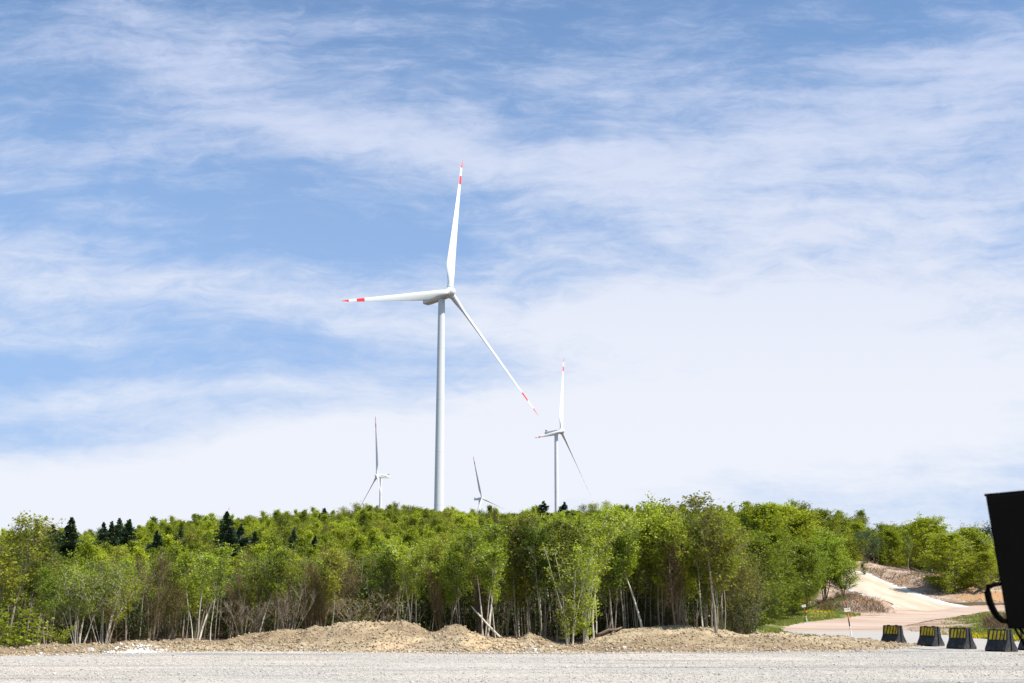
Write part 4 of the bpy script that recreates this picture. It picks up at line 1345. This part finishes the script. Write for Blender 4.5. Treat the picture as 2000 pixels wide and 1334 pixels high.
src = sample_pair(['hill', 'hill_bud'])
rg = np.random.default_rng(99)
SW = np.array([.35 if any('bark_brown' == m.name for c in pr for m in c.data.materials) else 1 for pr in src])
SW /= SW.sum()
pts, rots, scls, ids = [], [], [], []
Y = 70.0
while Y < 440:
    sp = np.interp(Y, [70, 150, 300, 440], [1.6, 2.3, 3.0, 4.5])
    xs = np.arange(-0.56 * Y, 0.46 * Y, sp)
    xs = xs + rg.uniform(-.45, .45, len(xs)) * sp
    ys = Y + rg.uniform(-.5, .5, len(xs)) * sp
    for x, y in zip(xs, ys):
        px = x / y / 1.022 * F_PX + 1000
        lim = np.interp(px, [1380, 1440, 1500, 1580, 1640, 1700, 1800, 1900, 2100], [70, 120, 158, 195, 214, 224, 226, 205, 180])
        if px > 1380 and y < lim: continue
        if px > 1360 and y < 90: continue
        if y > 380 and px > 1650: continue
        if any(abs(x - fx * y / fy) < 1.7 and -38 < y - fy < 2.2 for fx, fy in FIRPOS): continue
        if y < 82 and not clear(x, y, 1.1): continue
        pts.append((x, y)); h = np.interp(y, [70, 88, 200, 330], [4.6, 5.1, 6.6, 7.4]) * (rg.uniform(.74, 1.06) + .24 * (rg.random() < .07))
        if 1450 < px < 1660: h *= 1.25
        s = h / 7.3
        w = s * rg.uniform(.9, 1.2)
        scls.append((w, w, s)); rots.append((rg.normal(0, .04), rg.normal(0, .04), rg.uniform(0, 6.283)))
        ids.append(rg.choice(len(src), p=SW))
    Y += sp * .9
pts = np.array(pts)
P = np.column_stack([pts, tz(pts[:, 0], pts[:, 1], False) - .1])
print('mass', len(P), 'sources', len(src))
scatter('forest', P, rots, scls, ids, src, 'wood of fresh green crowns covering the hillside up to the skyline', 'forest')

# understorey between the front trunks
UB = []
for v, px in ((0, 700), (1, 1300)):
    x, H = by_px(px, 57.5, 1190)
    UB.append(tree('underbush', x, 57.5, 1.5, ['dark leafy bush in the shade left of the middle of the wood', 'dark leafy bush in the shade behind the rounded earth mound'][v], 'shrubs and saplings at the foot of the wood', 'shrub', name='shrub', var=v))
src2 = [tuple(o.children) for o in UB]
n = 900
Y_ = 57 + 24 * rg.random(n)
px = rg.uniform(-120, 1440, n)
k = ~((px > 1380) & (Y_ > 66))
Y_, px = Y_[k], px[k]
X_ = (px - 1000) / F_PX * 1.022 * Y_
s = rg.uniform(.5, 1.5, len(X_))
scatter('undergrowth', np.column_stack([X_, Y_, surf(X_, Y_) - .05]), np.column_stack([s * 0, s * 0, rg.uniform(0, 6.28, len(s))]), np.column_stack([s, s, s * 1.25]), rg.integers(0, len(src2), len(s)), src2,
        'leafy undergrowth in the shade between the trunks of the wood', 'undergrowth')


def poles_stuff():
    """thin understems deep in the wood"""
    b = MB()
    R = random.Random(3)
    for i in range(1500):
        Y = R.uniform(56, 84)
        px = R.uniform(-120, 1430)
        if px > 1385 and Y > 64: continue
        x = slopes(px, 1189)[0] * Y
        z = float(tz(x, Y, False)[0])
        h = R.uniform(1.6, 4.2)
        dx, dy = R.gauss(0, .10) * h, R.gauss(0, .10) * h
        r = R.uniform(.010, .028)
        b.tube([(x, Y, z - .1), (x + dx * .4 + R.gauss(0, .05), Y + dy * .4, z + h * .5), (x + dx, Y + dy, z + h)], [r, r * .75, r * .3], 4, cap=False)
    tag(link('understems', b.mesh('understems', ['bark_grey'])), 'thin bare stems crowding the shade inside the wood', 'undergrowth', kind='stuff')


poles_stuff()


# ------------------------------------------------------------------ wind turbines
def P3(px, py, Y):
    su, sw = slopes(px, py)
    return Vector((su * Y, Y, EYE + sw * Y))


def blade_mesh(R=62.0):
    st = np.concatenate([np.linspace(1.2, 5, 5), np.linspace(6.5, 22, 12), np.linspace(25, R * .805, 10), [R * .805 + .02], np.linspace(R * .83, R * .872, 2), [R * .872 + .02], [R * .90], [R * .938, R * .938 + .02], np.linspace(R * .955, R * .985, 3), [R]])
    K = 20
    V = []
    for r in st:
        t = r / R
        if t < .20:
            q = np.clip((t - .05) / .15, 0, 1); q = q * q * (3 - 2 * q)
            c = 2.3 + (3.6 - 2.3) * q
        else:
            q = 1
            c = .72 + 2.88 * (1 - (t - .2) / .8) ** 1.25 if t < .94 else .08 + .68 * (1 - t) / .06
        th = 2.3 * (1 - q) + q * c * np.interp(t, [.2, .4, .7, 1], [.36, .26, .2, .16])
        tw = -rad(np.interp(t, [0, .12, .3, .6, 1], [24, 21, 13, 5, 0]) + 9)
        for k in range(K):
            a = 2 * math.pi * k / K
            cx, cy = math.cos(a), math.sin(a)
            # circle -> aerofoil: blunt leading edge at +x, thin trailing edge at -x
            ax = cx * .5 * c + q * (-.20 * c)
            prof = cy * (1 if q < .01 else (1 - q) + q * (0.30 + .70 * ((cx + 1) / 2) ** .6))
            ay = prof * th * .5
            V.append((ax * math.cos(tw) - ay * math.sin(tw), ax * math.sin(tw) * -1 * -1 + ay * math.cos(tw), r))
    n = len(st)
    F, mi = [], []
    for i in range(n - 1):
        m = (st[i] + st[i + 1]) / 2 / R
        red = 1 if (m > .938 or .805 < m < .872) else 0
        for k in range(K):
            k2 = (k + 1) % K
            F.append((i * K + k, i * K + k2, (i + 1) * K + k2, (i + 1) * K + k)); mi.append(red)
    F.append(tuple(range(K))[::-1]); mi.append(0)
    F.append(tuple((n - 1) * K + k for k in range(K))); mi.append(1)
    me = mesh_np('blade', V, F, ['turbine_white', 'blade_red'], mi, smooth=True)
    return me


BLADE = blade_mesh()


def lathe(b, prof, n=48, M=None):
    s = len(b.v)
    for r, z in prof:
        for k in range(n):
            a = 2 * math.pi * k / n
            p = Vector((r * math.cos(a), r * math.sin(a), z))
            if M is not None: p = M @ p
            b.v.append(tuple(p))
    for i in range(len(prof) - 1):
        for k in range(n):
            k2 = (k + 1) % n
            b.f.append((s + i * n + k, s + i * n + k2, s + (i + 1) * n + k2, s + (i + 1) * n + k)); b.mi.append(b.cur)


def turbine(hub, yaw, tilt, phi, cone, label, rb=1.95, rt=1.28, lettering=False, over=4.1, pitch=0.0):
    n = Vector((math.sin(yaw) * math.cos(tilt), -math.cos(yaw) * math.cos(tilt), math.sin(tilt)))
    r = Vector((math.cos(yaw), math.sin(yaw), 0))
    u = n.cross(r)
    if u.z < 0: u = -u
    ph = Vector((n.x, n.y, 0)).normalized()
    top = hub - ph * over
    top.z = hub.z - 1.7
    base = float(tz(top.x, top.y, False)[0])
    e = bpy.data.objects.new('wind_turbine', None)
    COL.objects.link(e)
    e.location = (top.x, top.y, base)
    tag(e, label, 'wind turbine', 'wind turbines on the ridge')
    O = Vector((top.x, top.y, base))
    Ht = top.z - base
    b = MB()
    nseg = 5
    prof = [(rb, -3)]
    for i in range(25):
        z = Ht * i / 24
        prof.append((rb + (rt - rb) * (z / Ht) ** 1.1, z))
    lathe(b, prof)
    lathe(b, [(rt * 1.08, Ht - .3), (rt * 1.08, Ht + .5)])
    for i in range(1, nseg):
        z = Ht * i / nseg
        R_ = rb + (rt - rb) * (z / Ht) ** 1.1
        lathe(b, [(R_ + .02, z - .07), (R_ + .02, z + .07)])
    tw = link('tower', b.mesh('tower', ['turbine_white'], smooth=True), e)
    for p in tw.data.polygons: pass
    # nacelle frame: x across, y along n, z up
    M = Matrix((r, n, u)).transposed().to_4x4()
    M.translation = hub - O
    b = MB()
    w, h = 1.65, 1.55
    secs = [(-1.75, .80, .85), (-2.6, 1, 1), (-5, 1.0, 1.0), (-11.0, 1.0, .96), (-12.6, .9, .85)]
    ringn = [(-.86, -1), (.86, -1), (1, -.82), (1, .80), (.84, 1), (-.84, 1), (-1, .80), (-1, -.82)]
    for yy, sx, sz_ in secs:
        for a_, c_ in ringn:
            b.v.append((a_ * w * sx, yy, c_ * h * sz_ + .1 + (0.25 if yy < -9 and c_ < 0 else 0)))
    for i in range(len(secs) - 1):
        for k in range(8):
            k2 = (k + 1) % 8
            b.f.append((i * 8 + k, i * 8 + k2, (i + 1) * 8 + k2, (i + 1) * 8 + k)); b.mi.append(0)
    b.f.append(tuple(range(8))[::-1]); b.mi.append(0)
    b.f.append(tuple(32 + k for k in range(8))); b.mi.append(0)
    na = link('nacelle', b.mesh('nacelle', ['turbine_white']), e)
    na.matrix_local = M
    b = MB()
    b.box((0, -11.9, 2.3), (2.3, .25, 1.25)); b.box((-.9, -11.4, 1.95), (.12, .9, .7)); b.box((.9, -11.4, 1.95), (.12, .9, .7))
    b.tube([(0, -10.6, 1.5), (0, -10.6, 3.0)], [.05, .04], 6)
    link('cooler_fin', b.mesh('cooler_fin', ['dark_metal']), na)
    if lettering:
        b = MB()
        for i in range(7):
            for sx in (-1, 1):
                b.box((sx * (w + .012), -3.6 - i * .92, .25), (.02, .62, .75))
        link('lettering', b.mesh('lettering', ['dark_metal']), na)
    b = MB()
    Mx = Matrix.Rotation(-math.pi / 2, 4, 'X')
    lathe(b, [(1.15, -1.85), (1.9, -1.7), (2.05, -.9), (2.05, .5), (1.85, 1.15), (1.35, 1.85), (.7, 2.25), (0.02, 2.36)], 32, Mx)
    for k in range(3):
        a = phi + k * 2 * math.pi / 3
        dr = Vector((math.sin(a), 0, math.cos(a)))
        b.tube([dr * .8, dr * 1.9, dr * 1.95, dr * 2.08], [1.38, 1.38, 1.46, 1.46], 28)
    hb = link('hub', b.mesh('hub', ['turbine_white'], smooth=False), e)
    hb.matrix_local = M
    sm = [True] * len(hb.data.polygons)
    hb.data.polygons.foreach_set('use_smooth', sm)
    for k in range(3):
        a = phi + k * 2 * math.pi / 3
        rd = r * math.sin(a) + u * math.cos(a)
        s = (rd * math.cos(cone) + n * math.sin(cone)).normalized()
        t = (r * math.cos(a) - u * math.sin(a)).normalized()
        y = s.cross(t)
        Mb = Matrix((t, y, s)).transposed().to_4x4()
        Mb.translation = hub - O
        bl = link('blade', BLADE, e)
        bl.matrix_local = Mb @ Matrix.Rotation(-pitch, 4, 'Z')
    return e


turbine(Vector((-23.555, 450.664, 118.755)), .899, .159, .258, .026, 'nearest and largest wind turbine, full white tower with red-banded blades')
turbine(Vector((36.095, 891.09, 128.476)), 1.1628, .12, .3113, .0359, 'second largest turbine, right of the nearest one, between two dark firs', rb=1.75, rt=1.35, pitch=rad(12))
turbine(Vector((-136.345, 1242.75, 132.886)), -1.223, .06, -.06, .10, 'small turbine left of the tallest tower, its nacelle pointing right', rb=1.6, rt=1.3, lettering=True, pitch=rad(126))
turbine(Vector((-42.882, 1765.67, 156.234)), 1.066, .13, -.306, .058, 'smallest visible turbine, hub just above the trees between the two larger ones', rb=1.75, rt=1.4, pitch=rad(60))
turbine(P3(430, 1096, 1400), .35, .08, .125, .03, 'turbine behind the hill with only a blade tip above the tallest fir')
turbine(P3(168, 1100, 1350), -.25, .08, -.765, .03, 'turbine behind the hill with a grey blade tip between two firs at the left')
turbine(P3(668, 1094, 1580), .3, .08, .09, .03, 'turbine behind the hill with a red blade tip right of the lone skyline fir')


# ------------------------------------------------------------------ barriers
def barrier_meshes():
    L = 1.02
    full = [(-.30, 0), (.30, 0), (.30, .09), (.245, .20), (.172, .34), (.148, .42), (.10, .79), (.085, .82), (-.085, .82), (-.10, .79), (-.148, .42), (-.172, .34), (-.245, .20), (-.30, .09)]
    right = [(.028, 0)] + full[1:8] + [(.028, .82)]
    left = [(-x, z) for x, z in right][::-1]
    b = MB()
    # feet notches under the body
    mid = [(-.30, .05), (.30, .05)] + full[2:-1] + [(-.30, .09)]
    b.prism(mid, -L / 2 + .10, L / 2 - .10)
    for s in (-1, 1):
        y0, y1 = sorted((s * (L / 2 - .10), s * L / 2))
        b.cur = 1  # end pieces take the colour lightened for sun
        b.prism(right, y0, y1); b.prism(left, y0, y1)
        b.cur = 0
    for yy in (-.14, .14):
        b.box((0, yy, .025), (.5, .14, .05))
    for yy in (-.25, .25):
        b.box((0, yy, .83), (.09, .09, .03))
    body = b.mesh('body', ['barrier_black', 'barrier_sunlit_end'])
    md = []
    b = MB()
    # slanted stripes on the upper slope of both long sides
    def pt(s, y, t):
        z = .44 + (.775 - .44) * t
        x = .148 - .048 * ((z - .42) / .37)
        return Vector((s * (x + .004), y, z))
    for s in (-1, 1):
        y0, y1, sl = -.44, .44, .06
        for k in range(-1, 5):
            a = y0 + .03 + k * .19
            poly = [(a, 0), (a + .125, 0), (a + .125 + sl, 1), (a + sl, 1)]
            # clip to the panel
            def clip(pl, yy, keep):
                out = []
                for i in range(len(pl)):
                    p, q = pl[i], pl[(i + 1) % len(pl)]
                    ip, iq = keep(p[0]), keep(q[0])
                    if ip: out.append(p)
                    if ip != iq:
                        f = (yy - p[0]) / (q[0] - p[0]); out.append((yy, p[1] + (q[1] - p[1]) * f))
                return out
            poly = clip(poly, y0, lambda v: v >= y0)
            if len(poly) > 2: poly = clip(poly, y1, lambda v: v <= y1)
            if len(poly) < 3: continue
            A = [pt(s, p[0] * s, p[1]) for p in poly]
            B = [v + Vector((s * .004, 0, .001)) for v in A]
            m = len(A)
            b.add([tuple(v) for v in A + B], [tuple(range(m)), tuple(range(2 * m - 1, m - 1, -1))] + [(i, i + m, (i + 1) % m + m, (i + 1) % m) for i in range(m)])
    return body, b.mesh('reflective_stripes', ['sign_yellow'])


BB, BS = barrier_meshes()
BAR = [(1741, 60.0, 'farthest black barrier with yellow slanted stripes, by the two-tone marker pole'), (1813, 56.2, 'second black striped barrier, between the farthest one and the middle gap of earth'),
       (1872, 52.4, 'third black striped barrier, next to the most begrimed one'), (1949, 49.2, 'nearest fully seen black barrier, its yellow stripes worn and grimy'),
       (2012, 50.5, 'black striped barrier cut off by the right edge of the photo')]
for i, (px, Y, lab) in enumerate(BAR):
    x = slopes(px, 1189)[0] * Y
    az = math.atan2(x, Y)
    v = Vector((math.sin(az), math.cos(az))); r = Vector((math.cos(az), -math.sin(az)))
    th = rad([49, 52, 50, 47, 50][i])
    Ld = r * math.cos(th) - v * math.sin(th)
    e = bpy.data.objects.new('road_barrier', None)
    COL.objects.link(e)
    e.location = (x, Y, 0.03 if Y < 55.5 else 0.045)
    e.rotation_euler = (0, 0, math.atan2(-Ld.x, Ld.y))
    e.scale = (1.06, 1.06, 1.02)
    tag(e, lab, 'barrier', 'black and yellow barriers across the road')
    link('body', BB, e)
    link('reflective_stripes', BS, e)


# ------------------------------------------------------------------ marker poles
def marker(px, py, lean_px, Hgt, label):
    p = on_ground(px, py)
    z = float(tz(p[0], p[1])[0]) + .03
    e = bpy.data.objects.new('marker_pole', None)
    COL.objects.link(e)
    e.location = (p[0], p[1], z)
    e.rotation_euler = (0, -lean_px, 0)
    tag(e, label, 'marker pole', 'snow marker poles beside the road')
    b = MB()
    bands = [(-.3, .20, 0), (.20, .225, 1), (.225, .28, 0), (.28, .47, 3), (.47, .53, 1), (.53, .71, 2), (.71, .95, 3)]
    for a, c, mi in bands:
        b.cur = mi
        r = .045 - .015 * c
        b.tube([(0, 0, a * Hgt), (0, 0, c * Hgt)], [r, r], 12)
    link('pole', b.mesh('pole', ['pole_white', 'pole_red', 'pole_orange', 'pole_black'], smooth=False), e)
    b = MB()
    lathe(b, [(.0, Hgt * .95), (.05, Hgt * .95), (.06, Hgt * .965), (.06, Hgt * .985), (.045, Hgt), (0, Hgt * 1.004)], 16)
    link('reflector', b.mesh('reflector', ['pole_red']), e)
    b = MB()
    b.box((0, -.055, Hgt * .765), (.36, .02, .22))
    pl = link('sign_plate', b.mesh('sign_plate', ['pole_white']), e)
    b = MB()
    b.box((.03, -.068, Hgt * .78), (.20, .004, .07))
    link('printing', b.mesh('printing', ['sign_yellow']), pl)


marker(1663, 1243.5, rad(6.5), 2.02, 'red, black and white marker pole standing nearer, at the end of the earth bank')
marker(1576, 1215, rad(9), 1.85, 'farther marker pole leaning left at the grass edge of the pink road')


# ------------------------------------------------------------------ rocks and a log
def rock(px, py, size, mat, label, seed):
    su, sw = slopes(px, py)
    best = None
    for Y in np.arange(42, 58, .05):
        if EYE + sw * Y <= float(surf(su * Y, Y)[0]): best = Y; break
    Y = best or 50
    x = su * Y
    rr = np.random.default_rng(seed)
    import bmesh
    bm = bmesh.new()
    bmesh.ops.create_icosphere(bm, subdivisions=3, radius=.5)
    for v in bm.verts:
        d = v.co.normalized()
        k = 1 + .5 * float(fbm(d.x * 1.7 + seed, d.y * 1.7 + d.z * 1.3, 3))
        v.co = d * .5 * k
        for ax in range(3):
            v.co[ax] = max(-.38, min(.38, v.co[ax]))
        v.co.x *= size[0]; v.co.y *= size[1]; v.co.z *= size[2]
    me = bpy.data.meshes.new('rock')
    bm.to_mesh(me); bm.free()
    me.materials.append(MATS[mat])
    tag(link('rock', me, loc=(x, Y, float(surf(x, Y)[0]) + size[2] * .12), rot=(0, 0, rr.random() * 3)), label, 'rock', 'larger rocks along the foot of the earth bank')


rock(178, 1271, (.36, .25, .22), 'white_stone', 'white block of stone on the earth bank below the white-stemmed birches', 1)
rock(201, 1274, (.22, .2, .18), 'rock_green', 'greenish-grey rock just right of the white block of stone', 2)
rock(254, 1274, (.26, .2, .12), 'white_stone', 'flat whitish stone left of the long white chalk patch', 3)
rock(78, 1279, (.2, .16, .12), 'white_stone', 'pale stone at the foot of the bank near its left end', 4)
rock(1043, 1271, (.26, .2, .16), 'white_stone', 'pale stone below the small pointed sand heap', 5)
rock(1219, 1267, (.24, .2, .2), 'white_stone', 'pale stone at the foot of the rounded mound', 6)
rock(1075, 1265, (.28, .18, .12), 'white_stone', 'flat pale stone in the gap right of the sand heap', 7)
n = 380
rg = np.random.default_rng(12)
pp = rg.normal(308, 24, n)
uu = (pp - 1000) / F_PX * 1.022
YY_ = berm_line(uu, b_foot) + np.abs(rg.normal(.1, .45, n))
sz = .05 + .14 * rg.random(n)
pebbles('rubble', np.stack([uu * YY_, YY_, surf(uu * YY_, YY_) + .02], -1), sz, 'white_stone', 'patch of white chalk rubble spilling from the bank at the left', 'rubble', 13)


def log(px, py, L, r, ang, el, label, mat='bark_brown'):
    su, sw = slopes(px, py)
    Y = 52.6
    x = su * Y
    z = float(surf(x, Y)[0])
    b = MB()
    R = random.Random(int(px))
    pts = [Vector((math.cos(ang) * L * (t - .5), math.sin(ang) * L * (t - .5), L * math.sin(el) * t + R.gauss(0, .03))) for t in (0, .25, .5, .75, 1)]
    b.tube(pts, [r, r * .9, r * .85, r * .7, r * .5], 8)
    b.tube([pts[2], pts[2] + Vector((.1, .1, .3 * L))], [r * .5, r * .2], 6)
    tag(link('fallen_log', b.mesh('fallen_log', [mat], smooth=True), loc=(x, Y, z + r * .6)), label, 'log')


log(1190, 1237, 1.1, .07, .1, .25, 'dark fallen log on the bank right of the lime saplings')
log(953, 1226, 1.6, .05, 2.6, 1.0, 'pale broken trunk leaning against the foot of the large white birch', 'bark_pale')


# ------------------------------------------------------------------ black box on its stand, close to the camera
def black_box():
    D = 4.2
    e = bpy.data.objects.new('equipment_box', None)
    COL.objects.link(e)
    org = P3(1990, 1228, D)
    org.z = 0
    e.location = org
    tag(e, 'black box with a curved side handle close to the camera at the right edge', 'equipment box')
    v = Vector((math.sin(rad(26)), math.cos(rad(26)), 0))
    Q = lambda px, py, back=0, dd=0: P3(px, py, D + dd) + v * back - org
    b = MB()
    fr = [Q(1969, 1228), Q(1925, 968), Q(2170, 946, 0, .06), Q(2170, 1228, 0, .06)]
    cx = sum(fr, Vector()) / 4
    bk = [cx + (p - cx) * .90 + v * .36 for p in fr]
    # softened front edge
    fi = [cx + (p - cx) * .975 - v * .012 for p in fr]
    b.add([tuple(p) for p in fr + bk + fi], [(4, 5, 6, 7), (0, 1, 5, 4), (1, 2, 6, 5), (2, 3, 7, 6), (3, 0, 4, 7), (0, 8, 9, 1), (1, 9, 10, 2), (2, 10, 11, 3), (3, 11, 8, 0), (8, 11, 10, 9)])
    link('body', b.mesh('body', ['box_black']), e)
    b = MB()
    b.box(Q(2060, 1100) - v * .012, (.22, .006, .28), Matrix.Rotation(-rad(26), 3, 'Z'))
    link('panel', b.mesh('panel', ['dark_metal']), e)
    b = MB()
    b.tube([Q(1923.5, 967), Q(2170, 944, 0, .06)], [.0045, .0045], 8)
    link('rim', b.mesh('rim', ['box_black']), e)
    b = MB()
    pts = [Q(1957, 1141), Q(1943, 1142), Q(1930, 1146), Q(1929, 1158), Q(1932, 1172), Q(1938, 1188), Q(1947, 1203), Q(1957, 1212), Q(1968, 1214)]
    b.tube(pts, [.006, .007, .0095, .012, .012, .0115, .011, .0095, .008], 12)
    link('handle', b.mesh('handle', ['box_black'], smooth=True), e)
    gz = Vector((0, 0, 1))
    top = Q(1979, 1226, .05)
    for i, (p0, p1) in enumerate([((1979, 1226), (2001, 1265)), ((1984, 1226), (2004, 1246)), ((2120, 1226), (2090, 1265)), ((2140, 1226), (2100, 1246))]):
        a, c = Q(*p0, .05 + .04 * i), Q(*p1, .05 + .04 * i)
        d = c - a
        end = a + d * ((a.z + 0.0) / -d.z)
        # a stand leg bends back to vertical under the box
        mid = a + d * 3.2
        b = MB()
        b.tube([a, mid, Vector((mid.x + d.x * 2, mid.y + d.y * 2, .0))], [.0042, .0042, .0042], 8)
        link('leg', b.mesh('leg', ['box_black'], smooth=True), e)


black_box()
